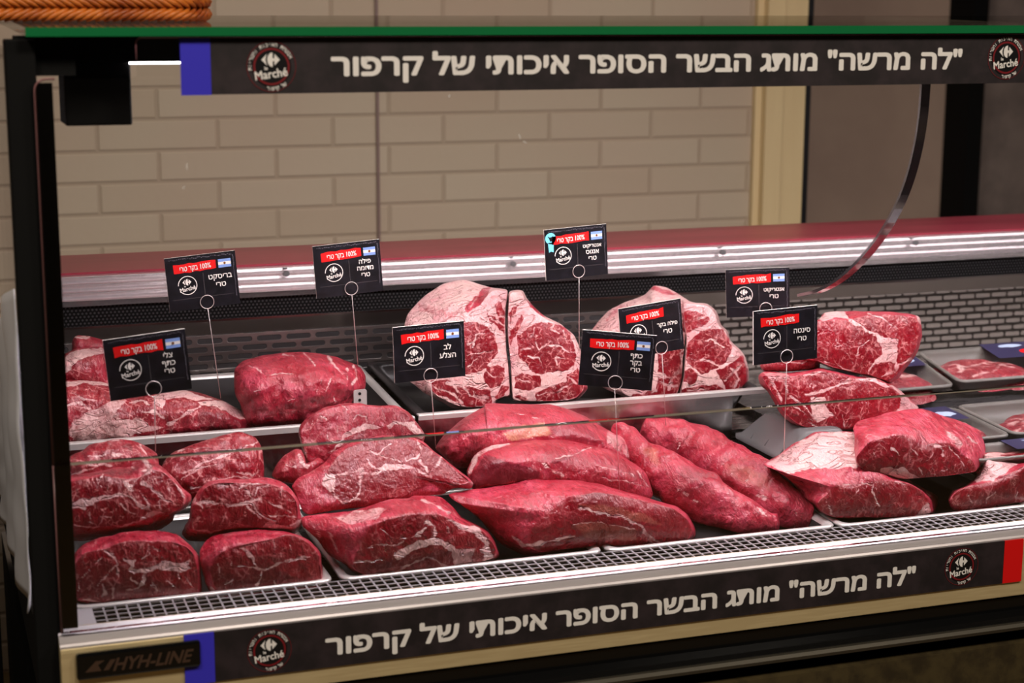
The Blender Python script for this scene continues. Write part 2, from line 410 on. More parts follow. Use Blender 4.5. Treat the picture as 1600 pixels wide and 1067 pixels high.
# ------------------------------------------------------------------ display case
X0, X1 = .128, 2.55
case = thing('display_case', 'black and steel refrigerated butcher display case filled with raw beef', 'display case', (1.3, 2.25, 0))
b = MB(); b.box(X0 - .02, X1, 1.90, 2.80, .10, Z(-.85)); b.build('base_panel', M['gloss_black'], case)
b = MB(); b.box(X0 - .02, X1, 1.93, 2.75, .0, .10); b.build('plinth', M['matt_black'], case)
b = MB(); b.prism([(1.885, Z(-.797)), (1.885, Z(-.815)), (1.868, Z(-.818)), (1.862, Z(-.822)), (1.864, Z(-.835)), (1.90, Z(-.86)), (1.93, Z(-.86)), (1.93, Z(-.797))], X0 - .02, X1)
b.build('bumper_rail', M['gloss_black'], case)
b = MB(); b.prism([(1.856, Z(-.823)), (1.852, Z(-.8265)), (1.853, Z(-.831)), (1.863, Z(-.835)), (1.863, Z(-.823))], X0 - .02, X1); b.build('bumper_trim', mat('bumper_trim', (.10, .09, .07, 1), .3, .7), case)
b = MB(); b.prism([(1.885, Z(-.86)), (1.88, Z(-.98)), (1.9, Z(-.98)), (1.9, Z(-.86))], X0 - .02, X1); b.build('lower_panel', M['gloss_black'], case)
b = MB(); b.prism([(1.87, Z(-.850)), (1.858, Z(-.8525)), (1.850, Z(-.90)), (1.850, Z(-1.25)), (1.885, Z(-1.25)), (1.885, Z(-.850))], X0 - .02, X1); b.build('kick_panel', M['kick'], case)
cab = thing('low_cabinet', 'black low cabinet behind the plastic liner at the lower left corner', 'cabinet', (-.5, 3.1, 0))
b = MB(); b.box(-1.4, .10, 2.83, 3.45, .08, Z(-.775)); b.build('carcass', M['matt_black'], cab, bevel=.004)
b = MB(); b.box(-1.42, .10, 2.815, 3.46, Z(-.775), Z(-.755)); b.build('top', M['matt_black'], cab); b = MB(); b.box(-1.38, .09, 2.87, 3.44, 0, .08); b.build('plinth', M['matt_black'], cab)
# nose: lit slope, rounded lip, upright front face
b = MB(); b.prism([(1.912, Z(-.7005)), (1.9075, Z(-.6965)), (1.902, Z(-.6985)), (1.886, Z(-.7085)), (1.8815, Z(-.7105)), (1.879, Z(-.7135)), (1.8785, Z(-.718)), (1.880, Z(-.793)), (1.90, Z(-.797)), (1.912, Z(-.797))], X0, X1)
b.build('front_nose', M['nose_steel'], case, bevel=.0012)
b = MB(); b.prism([(1.9055, Z(-.6965)), (1.9035, Z(-.6962)), (1.8995, Z(-.6990)), (1.8850, Z(-.7078)), (1.8815, Z(-.7082)), (1.8795, Z(-.7105)), (1.8795, Z(-.7140)), (1.886, Z(-.7120)), (1.902, Z(-.7020))], X0, X1)
b.build('nose_lip', mat('lip_metal', (.52, .48, .49, 1), .34, .35), case)
b = MB(); b.box(X0, X1, 1.912, 2.66, Z(-.80), Z(-.742)); b.build('deck', M['liner'], case)
b = MB(); b.prism([(2.342, Z(-.741)), (2.350, Z(-.741)), (2.350, Z(-.664)), (2.656, Z(-.652)), (2.656, Z(-.644)), (2.342, Z(-.656))][::-1], X0 + .02, X1); b.build('upper_deck', M['steel'], case)
# back wall of the well
b = MB(); b.box(X0, 1.185, 2.658, 2.668, Z(-.66), Z(-.515)); b.build('slotted_panel', M['slots'], case)
b = MB(); b.box(1.185, X1, 2.658, 2.668, Z(-.66), Z(-.500)); b.build('vented_panel', M['small_slots'], case)
b = MB(); b.prism([(2.66, Z(-.52)), (2.655, Z(-.517)), (2.625, Z(-.492)), (2.622, Z(-.480)), (2.67, Z(-.480)), (2.67, Z(-.52))], X0, X1); b.build('air_duct_cover', mat('duct_metal', (.34, .30, .27, 1), .3, .9), case)
b = MB(); b.box(X0, X1, 2.618, 2.64, Z(-.4875), Z(-.454)); b.build('vent_strip', M['perforated'], case)
prof = [(2.640, Z(-.4555)), (2.611, Z(-.4555))]
for k in range(4):
    zb_ = -.4550 + .0121 * k
    prof += [(2.6095, Z(zb_)), (2.6015, Z(zb_ + .0088)), (2.6005, Z(zb_ + .0095)), (2.6012, Z(zb_ + .0102)), (2.6065, Z(zb_ + .0120))]
prof += [(2.6075, Z(-.4045)), (2.64, Z(-.4045))]
led = MB(); led.prism(prof, X0, X1); ledge = led.build('back_ledge', M['aluminium'], case, smooth=False)
for px, py in ((447, 427), (801, 412), (1128, 394), (1429, 379)):
    p = P(px, py, 2.603); s = MB()
    s.tube([p, p + np.array([0, -.006, 0])], .0045, 12); s.build('screw', M['dark_plastic'], ledge)
b = MB(); b.box(X0, X1, 2.606, 2.79, Z(-.4065), Z(-.403)); b.box(X0, X1, 2.70, 2.79, .2, Z(-.4065)); b.build('worktop', M['worktop'], case)
# end frame
b = MB(); b.box(.1035, .1345, 1.898, 1.93, Z(-.86), Z(-.045)); b.build('corner_post', M['matt_black'], case, bevel=.002)
b = MB(); b.prism([(1.93, Z(-.70)), (2.8, Z(-.755)), (2.8, Z(-.80)), (1.93, Z(-.80))], .108, .126); b.build('end_panel', M['matt_black'], case)
b = MB(); b.prism([(1.93, Z(-.690)), (2.8, Z(-.745)), (2.8, Z(-.755)), (1.93, Z(-.70))], .106, .112); b.build('end_trim', mat('end_trim', (.16, .15, .15, 1), .35, .6), case)
b = MB(); b.box(.115, X1, 1.915, 1.952, Z(-.0700), Z(-.0420)); b.box(.1185, .176, 1.91, 1.94, Z(-.0835), Z(-.042)); b.build('top_rail', M['matt_black'], case)
# nameplate on the nose
npo = P(217, 1030, 1.8775)
f = frame_at(npo, (1, 0, 0), (0, 0, 1))
npl = MB(); npl.box(npo[0] - .069, npo[0] + .069, 1.872, 1.881, npo[2] - .0155, npo[2] + .0155); npl = npl.build('nameplate', M['gloss_black'], case, bevel=.003)
f.o = f.o - np.array([0, .0058, 0])
f.text('HYH-LINE', .016, -.0075, width=.086, height=.0145, bold=.03)
for q in ([(-.058, -.006), (-.050, .006), (-.040, .006), (-.046, .001), (-.040, -.006)], [(-.038, -.006), (-.034, .006), (-.028, .006), (-.032, -.006)]): f.poly(q, .0)
f.mb.v = [(x + (z - npo[2]) * .35, y, z) for x, y, z in f.mb.v]
f.mb.build('lettering', M['brass_text'], npl)

# glass: top shelf, upper and lower front panes, end pane
def pane(name, label, x0, x1, y0, y1, z0, z1, group='clear glass panes of the case'):
    t = thing(name, label, 'glass pane', ((x0 + x1) / 2, (y0 + y1) / 2, z0), group); return t
shelf = thing('glass_shelf', 'clear glass top shelf with a green front edge over the case', 'glass shelf', (1.2, 2.1, Z(-.042)))
b = MB(); b.prism([(1.8805, Z(-.0415)), (2.40, Z(-.0350)), (2.40, Z(-.0258)), (1.8805, Z(-.0323))], .124, 1.42); b.build('glass_panel', M['glass'], shelf)
b = MB(); b.box(.124, 1.42, 1.8785, 1.8805, Z(-.0417), Z(-.0322)); b.build('front_edge', M['glass_edge_green'], shelf)['label'] = 'dark green polished front edge'
shelf2 = thing('glass_shelf', 'short stretch of glass top shelf at the upper right corner', 'glass shelf', (1.9, 2.1, Z(-.042)))
b = MB(); b.prism([(1.8805, Z(-.0415)), (2.40, Z(-.0350)), (2.40, Z(-.0258)), (1.8805, Z(-.0323))], 1.423, X1); b.build('glass_panel', M['glass'], shelf2)
b = MB(); b.box(1.423, X1, 1.8785, 1.8805, Z(-.0417), Z(-.0322)); b.build('front_edge', M['glass_edge_green'], shelf2)

def rounded(x0, x1, z0, z1, r, corners=(1, 1, 1, 1), n=7):
    out = []
    for (cx, cz, a0, use) in ((x1 - r, z1 - r, 0, corners[0]), (x0 + r, z1 - r, 90, corners[1]), (x0 + r, z0 + r, 180, corners[2]), (x1 - r, z0 + r, 270, corners[3])):
        if not use:
            out.append((cx + (r if a0 in (0, 270) else -r), cz + (r if a0 in (0, 90) else -r))); continue
        for i in range(n + 1):
            a = math.radians(a0 + 90 * i / n); out.append((cx + r * math.cos(a), cz + r * math.sin(a)))
    return out
def slab(pts, y0, y1):
    n = len(pts); mb = MB(); v = [(x, y0, z) for x, z in pts] + [(x, y1, z) for x, z in pts]
    mb.add(v, [tuple(range(n)), tuple(range(n, 2 * n))[::-1]] + [(i, n + i, n + (i + 1) % n, (i + 1) % n) for i in range(n)]); return mb
up = thing('front_pane', 'large upper front glass pane of the case, above the seam line', 'glass pane', (1.2, 1.892, Z(-.5035)), 'front glass panes')
ptsu = rounded(.1315, X1, Z(-.5035), Z(-.0860), .012, (0, 1, 0, 0))
slab(ptsu, 1.889, 1.895).build('glass', M['glass'], up)
e = MB(); e.tube([(.152, 1.8915, ptsu[1][1])] + [(x, 1.8915, z) for x, z in ptsu[1:9]] + [(.1315, 1.8915, Z(-.5035))], .0013, 6); e.build('polished_edge', mat('edge_rose', lin(150, 104, 104), .3), up, smooth=True)
b = MB(); b.box(.1335, .1500, 1.8952, 1.8965, Z(-.5035), Z(-.0900)); b.build('black_border', M['black'], up)
for k, (px, py, dx, dy, L_) in enumerate(((702, 150, .5, .9, .005), (812, 213, .35, -1, .007), (820, 222, .9, -.5, .006), (287, 293, .7, .7, .005), (292, 260, .05, 1, .009))):
    q = P(px, py, 1.8886); b = MB(); n_ = 7; vs = []
    for i in range(n_):
        t_ = i / (n_ - 1) - .5; w_ = .0011 * (1 - (2 * t_) ** 2) + .0001; x, z = q[0] + dx * L_ * t_ + .0006 * math.sin(i * 2 + k), q[2] + dy * L_ * t_
        vs += [(x - dy * w_, 1.8886, z + dx * w_), (x + dy * w_, 1.8886, z - dx * w_)]
    b.add(vs, [(2 * i, 2 * i + 1, 2 * i + 3, 2 * i + 2) for i in range(n_ - 1)]); b.build('smudge', M['smudge'], up)
lo = thing('front_pane', 'low front glass pane whose top edge crosses the meat', 'glass pane', (1.2, 1.892, Z(-.70)), 'front glass panes')
slab(rounded(.1315, X1, Z(-.698), Z(-.5045), .004, (0, 0, 0, 0)), 1.889, 1.895).build('glass', M['glass'], lo)
e = MB(); e.tube([(.1315, 1.8915, Z(-.698)), (.1315, 1.8915, Z(-.5045))], .0013, 6); e.build('side_edge', mat('edge_rose', lin(150, 104, 104), .3), lo, smooth=True); e = MB(); e.box(.1500, X1, 1.8895, 1.8945, Z(-.5054), Z(-.5038)); e.build('polished_edge', M['glass_edge'], lo)
b = MB(); b.box(.1335, .1500, 1.8952, 1.8965, Z(-.695), Z(-.5045)); b.build('black_border', M['black'], lo)
ep = thing('end_pane', 'clear glass end pane beside the black corner post', 'glass pane', (.115, 2.3, Z(-.72)))
b = MB(); b.box(.112, .118, 1.932, 2.60, Z(-.70), Z(-.06)); b.build('glass', M['glass'], ep)
# curved strip standing free behind the front glass at the right
dv = thing('divider_strip', 'curved dark mirror-like divider strip at the right, below the upper banner', 'divider', (1.235, 2.0, Z(-.43)))
cv = []
for px, py in ((1447, 100), (1446, 128), (1442, 180), (1434, 230), (1421, 280), (1403, 325), (1380, 365), (1351, 402), (1318, 433), (1284, 453), (1252, 461)):
    r_ = ray(px, py); r_ = r_ / r_[0] * 1.235; cv.append((r_[1], r_[2] + CAM_H))
sm = []
for i in range(len(cv) - 1):
    for k in range(4):
        t_ = k / 4; p0, p1, p2, p3 = [np.array(cv[max(0, min(len(cv) - 1, j))]) for j in (i - 1, i, i + 1, i + 2)]
        sm.append(.5 * ((2 * p1) + (-p0 + p2) * t_ + (2 * p0 - 5 * p1 + 4 * p2 - p3) * t_ ** 2 + (-p0 + 3 * p1 - 3 * p2 + p3) * t_ ** 3))
sm.append(np.array(cv[-1]))
b = MB(); n_ = len(sm); vs = []
for i, p in enumerate(sm):
    tg = (sm[min(n_ - 1, i + 1)] - sm[max(0, i - 1)]); tg = tg / np.linalg.norm(tg); nn = np.array([-tg[1], tg[0]]) * .0022
    for x in (1.2285, 1.2415):
        for s_ in (-1, 1): vs.append((x, p[0] + nn[0] * s_, p[1] + nn[1] * s_))
fs = []
for i in range(n_ - 1):
    a = i * 4; c = a + 4
    fs += [(a, a + 1, c + 1, c), (a + 3, a + 2, c + 2, c + 3), (a + 2, a, c, c + 2), (a + 1, a + 3, c + 3, c + 1)]
fs += [(0, 2, 3, 1), ((n_ - 1) * 4, (n_ - 1) * 4 + 1, (n_ - 1) * 4 + 3, (n_ - 1) * 4 + 2)]
b.add(vs, fs); b.build('strip', M['acrylic_edge'], dv)

# lamp strip and its black housing
lamp = thing('led_lamp', 'thin white LED strip lamp glowing under the black top rail', 'lamp', (1.2, 1.965, Z(-.08)))
b = MB(); b.box(.236, 2.3, 1.955, 1.985, Z(-.0700), Z(-.0440)); b.build('lamp_body', M['matt_black'], lamp)
b = MB(); b.box(.238, 2.3, 1.954, 1.984, Z(-.0735), Z(-.0702)); b.build('diffuser', M['led'], lamp)
hs = thing('lamp_housing', 'square matt black housing box hanging at the upper left corner inside the case', 'housing', (.207, 1.99, Z(-.10)))
hp = P(103, 197, 1.96), P(207, 199, 1.96)
b = MB(); b.box(hp[0][0], hp[1][0], 1.957, 2.03, hp[0][2], Z(-.0705)); b.build('box', M['matt_black'], hs, bevel=.002)
b = MB(); q = P(98, 100, 1.956); b.tube([q, q + np.array([0, -.006, 0])], .0028, 12); b.build('bolt', M['chrome'], hs)

fill_lamp = thing('led_lamp', 'added unseen rear LED fill lamp under the glass shelf, hidden behind the upper banner', 'lamp', (1.45, 2.40, Z(-.05)))  # body made up for the added rear fill, kept out of view
b = MB(); b.box(.45, 2.45, 2.385, 2.415, Z(-.0520), Z(-.0360)); b.build('lamp_body', M['matt_black'], fill_lamp)
b = MB(); b.box(.452, 2.448, 2.387, 2.413, Z(-.0545), Z(-.0522)); b.build('diffuser', M['led'], fill_lamp)

# air grille: a perforated strip of rectangular cells along the front
gr = thing('air_grille', 'white metal air grille of small rectangular cells along the front of the case', 'grille', (1.3, 1.955, Z(-.712)))
g0, g1, gz = 1.914, 1.988, Z(-.7065)
b = MB(); n = int((X1 - X0 - .02) / .0135)
ys = [g0 + (g1 - g0) * k / 5 for k in range(6)]
for k, y in enumerate(ys): b.box(X0 + .01, X1, y - .0012, y + .0012, gz - .0015, gz)
for i in range(n + 1):
    x = X0 + .045 + i * .0135; b.box(x - .0011, x + .0011, g0, g1, gz - .0014, gz - .0001)
b.build('lattice', mat('grille_metal', (.40, .385, .40, 1), .4, .5), gr)
b = MB(); b.box(X0 + .008, X0 + .045, g0, g1, gz - .001, gz + .0004); b.build('end_plate', mat('grille_plate', (.5, .48, .5, 1), .4, .4), gr)

# ------------------------------------------------------------------ banners
def emblem(fl, c, k, banner=True):
    """returns nothing, fills fl: materials 0 white, 1 red, 2 black"""
    if banner:
        fl.disc(c, k * .80, .0002, 2)
        fl.ring(c, k * .66, k * .74, .00035, 1); fl.ring(c, k * .98, k * 1.0, .00035, 1)
        fl.arc_text(HE('אבטחת האיכות והטריות'), c, k * .875, 190, 22, k * .145, .0004, 0, True)
        fl.arc_text(HE('של קרפור'), c, k * .875, 256, 310, k * .145, .0004, 0, False)
        kk = k * .80
    else:
        kk = k
        fl.ring(c, k * .92, k, .0003, 0, 0, 178); fl.ring(c, k * .92, k, .0003, 0, 212, 345); fl.ring(c, k * .92, k, .0003, 0, 345, 362, 6)
    a = .13
    fl.logo((c[0] - kk * .04, c[1] + kk * .34), kk * .47, .0005, 0)
    fl.text('le', c[0] - kk * .27, c[1] - kk * .16, height=kk * .17, lift=.0005, bold=.03, rot=a)
    fl.text('Marché', c[0], c[1] - kk * .56, width=kk * 1.66, height=kk * .42, lift=.0005, bold=.022, rot=a)
def banner(name, label, Y, xl, x1, xr_end, zt, zb, blue, text, embl, red=None):
    t = thing(name, label, 'banner', ((xl + xr_end) / 2, Y, zb), 'shop banners on the case')
    x0 = blue[1]
    bk = MB(); bk.box(x0, (red[0] if red else xr_end), Y, Y + .0015, zb, zt); bk.build('printed_strip', M['slate'], t)
    bk = MB(); bk.box(blue[0], blue[1], Y - .0004, Y + .0015, zb - .0004, zt + .0003); bk.build('blue_block', M['blue_print'], t)['label'] = 'plain blue end block'
    if red:
        bk = MB(); bk.box(red[0], red[1], Y - .0004, Y + .0015, zb, zt); bk.build('red_block', M['red_print'], t)['label'] = 'plain red end block'
    f = frame_at((0, Y - .0003, 0), (1, 0, 0), (0, 0, 1))
    f.text(HE('"לה מרשה" מותג הבשר הסופר איכותי של קרפור'), (text[0] + text[1]) / 2, text[2], width=text[1] - text[0], height=text[3], lift=.0003, bold=.035)
    f.mb.build('lettering', M['white_print'], t)
    for c, k in embl:
        f = frame_at((0, Y - .0003, 0), (1, 0, 0), (0, 0, 1)); emblem(f, c, k); f.mb.build('emblem', [M['white_print'], M['ring_red'], M['black']], t)
Yb = 1.8875
xz = lambda px, py, Y: (P(px, py, Y)[0], P(px, py, Y)[2])
e1, e2 = xz(424, 104, Yb), xz(1572, 90, Yb)
ta, tb = xz(517, 118, Yb), xz(1502, 108, Yb)
banner('shop_banner', 'upper dark banner with cream Hebrew lettering on the top of the front glass', Yb, 0, 0, 1.42, P(800, 58.5, Yb)[2], P(800, 141, Yb)[2],
       (P(282, 100, Yb)[0], P(329, 100, Yb)[0]), (ta[0], tb[0], P(1000, 112.5, Yb)[2], .0228), [(e1, .0272), (e2, .0272)])
t_ = thing('banner_holder', 'clear plate with a rounded corner holding the upper banner', 'plate', (.8, 1.889, Z(-.09)))
ph = rounded(P(212, 62, 1.8885)[0], 1.42, Z(-.085), P(800, 57, 1.8885)[2], .006, (0, 1, 0, 0))
slab(ph, 1.8891 - .0001, 1.8895).build('plate', M['glass'], t_)
e = MB(); e.tube([(x, 1.8888, z) for x, z in ([(1.42, ph[0][1])] + ph[1:9] + [(ph[8][0], Z(-.0665))])], .0007, 6); e.build('polished_edge', mat('rose_edge', lin(150, 100, 108), .2), t_, smooth=True)
Yn = 1.8775
e1, e2 = xz(421, 1016, Yn), xz(1502, 885, Yn)
ta, tb = xz(508, 1000, Yn), xz(1430, 905, Yn)
banner('shop_banner', 'lower dark banner with grey-white Hebrew lettering on the steel nose of the case', Yn, 0, 0, 1.42, P(800, 934, Yn)[2], P(800, 1007, Yn)[2],
       (P(288, 1020, Yn)[0], P(335, 1020, Yn)[0]), (ta[0], tb[0], P(1000, 963.5, Yn)[2], .0228), [(e1, .0258), (e2, .0258)], (P(1568, 880, Yn)[0], P(1597, 880, Yn)[0]))

# ------------------------------------------------------------------ pans and trays
def pan(name, label, x0, x1, y0, y1, zf, zb, depth, m, flange=.010, group=None, cat='tray', inset=.012):
    t = thing(name, label, cat, ((x0 + x1) / 2, (y0 + y1) / 2, min(zf, zb) - depth), group)
    zt = lambda y: zf + (zb - zf) * (y - y0) / (y1 - y0)
    def loop(dx, dz, r=.012):
        a, bb, c, d = x0 + dx, x1 - dx, y0 + dx, y1 - dx; out = []
        for cx, cy, a0 in ((bb - r, d - r, 0), (a + r, d - r, 90), (a + r, c + r, 180), (bb - r, c + r, 270)):
            for i in range(5):
                an = math.radians(a0 + 22.5 * i); x, y = cx + r * math.cos(an), cy + r * math.sin(an); out.append((x, y, zt(y) + dz))
        return out
    L = [loop(0, -.005, .016), loop(-.0006, -.002, .016), loop(.001, 0, .015), loop(flange * .6, 0, .013), loop(flange, -.0012, .012), loop(flange + .002, -.005, .011), loop(inset + flange, -depth, .02)]
    mb = MB(); n = len(L[0]); v = sum(L, [])
    f = [(k * n + i, k * n + (i + 1) % n, (k + 1) * n + (i + 1) % n, (k + 1) * n + i) for k in range(len(L) - 1) for i in range(n)]
    f.append(tuple((len(L) - 1) * n + i for i in range(n)))
    mb.add(v, f); mb.m = [0] * (5 * n) + [1] * (len(f) - 5 * n)
    rim = mb.build('body', [M['rim_metal'] if m is M['tray_steel'] else m, M['pan_floor'] if m is M['tray_steel'] else m], t, smooth=True)
    so = rim.modifiers.new('thickness', 'SOLIDIFY'); so.thickness = .0009; so.offset = -1
    return t
ST = 'steel pans in the case'
pan('steel_pan', 'front steel pan in the left corner holding the shoulder roasts', .150, .468, 2.0, 2.325, Z(-.7085), Z(-.7035), .028, M['tray_steel'], group=ST, cat='pan')
pan('steel_pan', 'front steel pan below the veined roast, second from the left', .479, .829, 2.0, 2.325, Z(-.7085), Z(-.7035), .028, M['tray_steel'], group=ST, cat='pan')
pan('steel_pan', 'front steel pan holding the two tenderloins', .836, 1.175, 2.0, 2.325, Z(-.7085), Z(-.7035), .028, M['tray_steel'], group=ST, cat='pan')
pan('steel_pan', 'front steel pan under the fat-capped strip loins at the right', 1.182, 1.50, 2.0, 2.325, Z(-.7095), Z(-.7045), .028, M['tray_steel'], group=ST, cat='pan')
pan('steel_pan', 'rear steel pan at the left under the brisket and the round roast', .150, .667, 2.34, 2.645, Z(-.596), Z(-.578), .030, M['tray_steel'], group=ST, cat='pan')
pan('dark_pan', 'rear dark pan with a bright front rim under the two rib roasts', .678, 1.232, 2.34, 2.650, Z(-.594), Z(-.578), .036, M['dark_pan'], cat='pan', flange=.014)
b = MB(); t = thing('rim_guard', 'bright steel front rim strip below the two rib roasts', 'rim', (.95, 2.338, Z(-.6)))
b.prism([(2.3345, Z(-.6000)), (2.334, Z(-.5935)), (2.336, Z(-.5915)), (2.3475, Z(-.5925)), (2.3475, Z(-.5945)), (2.338, Z(-.5945)), (2.338, Z(-.6000))], .676, 1.234); b.build('rim_strip', M['rim_metal'], t)
b = MB(); b.box(.676, 1.18, 2.3375, 2.339, Z(-.690), Z(-.5995)); b.build('riser', M['tray_steel'], t)
t = thing('rim_guard', 'bright steel front rim strip below the brisket at the left', 'rim', (.4, 2.338, Z(-.6)))
b = MB(); b.prism([(2.3345, Z(-.6035)), (2.334, Z(-.5955)), (2.336, Z(-.5935)), (2.3475, Z(-.5945)), (2.3475, Z(-.5965)), (2.338, Z(-.5965)), (2.338, Z(-.6035))], .15, .670); b.build('rim_strip', M['rim_metal'], t)
b = MB(); b.box(.15, .668, 2.3375, 2.339, Z(-.700), Z(-.6025)); b.build('riser', M['tray_steel'], t)
# steel hook clip between the rear pans
t = thing('pan_clip', 'small steel clip with two holes behind the centre steaks', 'clip', tuple(P(563, 625, 2.36)))
c0, c1 = P(553, 632, 2.36), P(573, 608, 2.36)
slab(rounded(c0[0], c1[0], c0[2] - .02, c1[2], .003), 2.36, 2.362).build('plate', M['rim_metal'], t)
for py in (615, 625):
    q = P(562, py, 2.3595); k = MB(); k.tube([q, q + np.array([0, -.0004, 0])], .0022, 12); k.build('hole', M['matt_black'], t)

# upturned pan
def frust(x0, x1, y0, y1, z0, z1, ins, r):
    mb = MB(); L = []
    for k, (dx, z) in enumerate(((0, z0), (0, z0 + .006), (.006, z0 + .008), (ins * .75, z1 - .008), (ins * .9, z1 - .002), (ins + .006, z1))):
        a, bb, c, d = x0 + dx, x1 - dx, y0 + dx, y1 - dx; lp = []
        for cx, cy, a0 in ((bb - r, d - r, 0), (a + r, d - r, 90), (a + r, c + r, 180), (bb - r, c + r, 270)):
            for i in range(5):
                an = math.radians(a0 + 22.5 * i); lp.append((cx + r * math.cos(an), cy + r * math.sin(an), z))
        L.append(lp)
    n = len(L[0]); v = sum(L, [])
    f = [(k * n + i, k * n + (i + 1) % n, (k + 1) * n + (i + 1) % n, (k + 1) * n + i) for k in range(len(L) - 1) for i in range(n)]
    f.append(tuple((len(L) - 1) * n + i for i in range(n))); mb.add(v, f); return mb
up_ = thing('upturned_tray', 'dark grey plastic tray turned upside down under the sirloin pieces', 'tray', (1.33, 2.2, Z(-.736)))
frust(1.172, 1.302, 2.125, 2.318, Z(-.660), Z(-.616), .036, .012).build('shell', M['dark_plastic'], up_, smooth=True)
b = MB(); b.box(1.178, 1.296, 2.13, 2.312, Z(-.736), Z(-.660)); b.build('skirt', M['matt_black'], up_)
b = MB()
for y in (2.175, 2.225, 2.27):
    b = MB(); b.tube([(1.178, y, Z(-.652)), (1.196, y, Z(-.634)), (1.206, y, Z(-.621)), (1.222, y, Z(-.6165))], [.001, .0028, .0028, .001], 8)
    b.build('rib', M['dark_plastic'], up_, smooth=True)

# ------------------------------------------------------------------ beef builder
def resample(poly, N, smooth=2):
    p = np.array(poly, float)
    # rounded through the given points (Catmull-Rom)
    p0, p1, p2, p3 = np.roll(p, 1, 0), p, np.roll(p, -1, 0), np.roll(p, -2, 0); seg = []
    for k in range(6):
        t = k / 6; seg.append((p1 + (p2 - p1) * t) * .35 + .65 * .5 * (2 * p1 + (p2 - p0) * t + (2 * p0 - 5 * p1 + 4 * p2 - p3) * t ** 2 + (-p0 + 3 * p1 - 3 * p2 + p3) * t ** 3))
    p = np.stack(seg, 1).reshape(-1, 2)
    q = np.vstack([p, p[:1]]); d = np.r_[0, np.cumsum(np.linalg.norm(np.diff(q, axis=0), axis=1))]
    s = np.linspace(0, d[-1], N, endpoint=False)
    return np.column_stack([np.interp(s, d, q[:, 0]), np.interp(s, d, q[:, 1])])
def area_c(p):
    x, y = p[:, 0], p[:, 1]; x2, y2 = np.roll(x, -1), np.roll(y, -1); cr = x * y2 - x2 * y; A = cr.sum() / 2
    return A, np.array([((x + x2) * cr).sum(), ((y + y2) * cr).sum()]) / (6 * A)
def inside(q, p):
    r = np.zeros(len(q), bool); x, y = q[:, 0], q[:, 1]; n = len(p)
    for i in range(n):
        x1, y1 = p[i]; x2, y2 = p[(i + 1) % n]
        c = ((y1 > y) != (y2 > y)) & (x < (x2 - x1) * (y - y1) / (y2 - y1 + 1e-12) + x1); r ^= c
    return r
def segd(q, pts):
    d = np.full(len(q), 1e9)
    for a, c in zip(pts[:-1], pts[1:]):
        a, c = np.array(a, float), np.array(c, float); ab = c - a
        t = np.clip(((q - a) @ ab) / (ab @ ab + 1e-9), 0, 1); d = np.minimum(d, np.linalg.norm(q - (a + t[:, None] * ab), axis=1))
    return d
def sst(x, a, c):
    t = np.clip((x - a) / (c - a), 0, 1); return t * t * (3 - 2 * t)
def vnoise(p, f, seed):
    o = Vector((seed * 7.31, seed * 3.17, seed * 1.93)); return np.array([noise.noise(Vector(x) * f + o) for x in p])
def cr(ox, oy, s, *flat):
    a = np.array(flat, float).reshape(-1, 2) / s + np.array([ox, oy]); return a
def channels(q, feats, seed, amp=2.0):
    """feats: (channel, kind, value, strength, points); kinds s = seam of a width, p = patch"""
    n = len(q); ch = {k: np.zeros(n) for k in ('fat', 'film', 'dark')}
    q3 = np.column_stack([q / 14.0, np.zeros(n)])
    wx = vnoise(q3, .8, seed) * amp * 1.5 + vnoise(q3, 2.7, seed + 3) * amp * .9; wy = vnoise(q3, .8, seed + 9) * amp * 1.5 + vnoise(q3, 2.7, seed + 5) * amp * .9
    qq = q + np.column_stack([wx, wy])
    mod = np.clip(.8 + .9 * vnoise(q3, 1.1, seed + 20), .25, 1.5)
    for c, kind, val, st, pts in feats:
        if kind == 's':
            d = segd(qq, pts); wv = val * mod; v = (1 - sst(d, wv * .22, wv * .95)) * st * np.clip(.74 + .6 * vnoise(q3, .9, seed + 31), .42, 1)
        else:
            d = segd(qq, np.vstack([pts, pts[:1]])); i = inside(qq, pts); sd = np.where(i, d, -d); v = sst(sd, -1.2, 1.2) * st
        if c == 'lean': ch['fat'] = ch['fat'] * (1 - v)
        else: ch[c] = np.maximum(ch[c], v)
    return ch
MEATS = []
def finish(name, label, cat, group, verts, faces, attrs, base):
    m = bpy.data.meshes.new(name); loc = np.array(base)
    m.from_pydata([tuple(x) for x in (verts - loc)], [], faces)
    m.polygons.foreach_set('use_smooth', [True] * len(m.polygons)); m.materials.append(M['beef'])
    for k, v in attrs.items():
        a = m.attributes.new(k, 'FLOAT', 'POINT'); a.data.foreach_set('value', np.ascontiguousarray(v, dtype=np.float32))
    m.update(); o = bpy.data.objects.new(name, m); COL.objects.link(o); o.location = loc
    tag(o, label, cat, group); return o
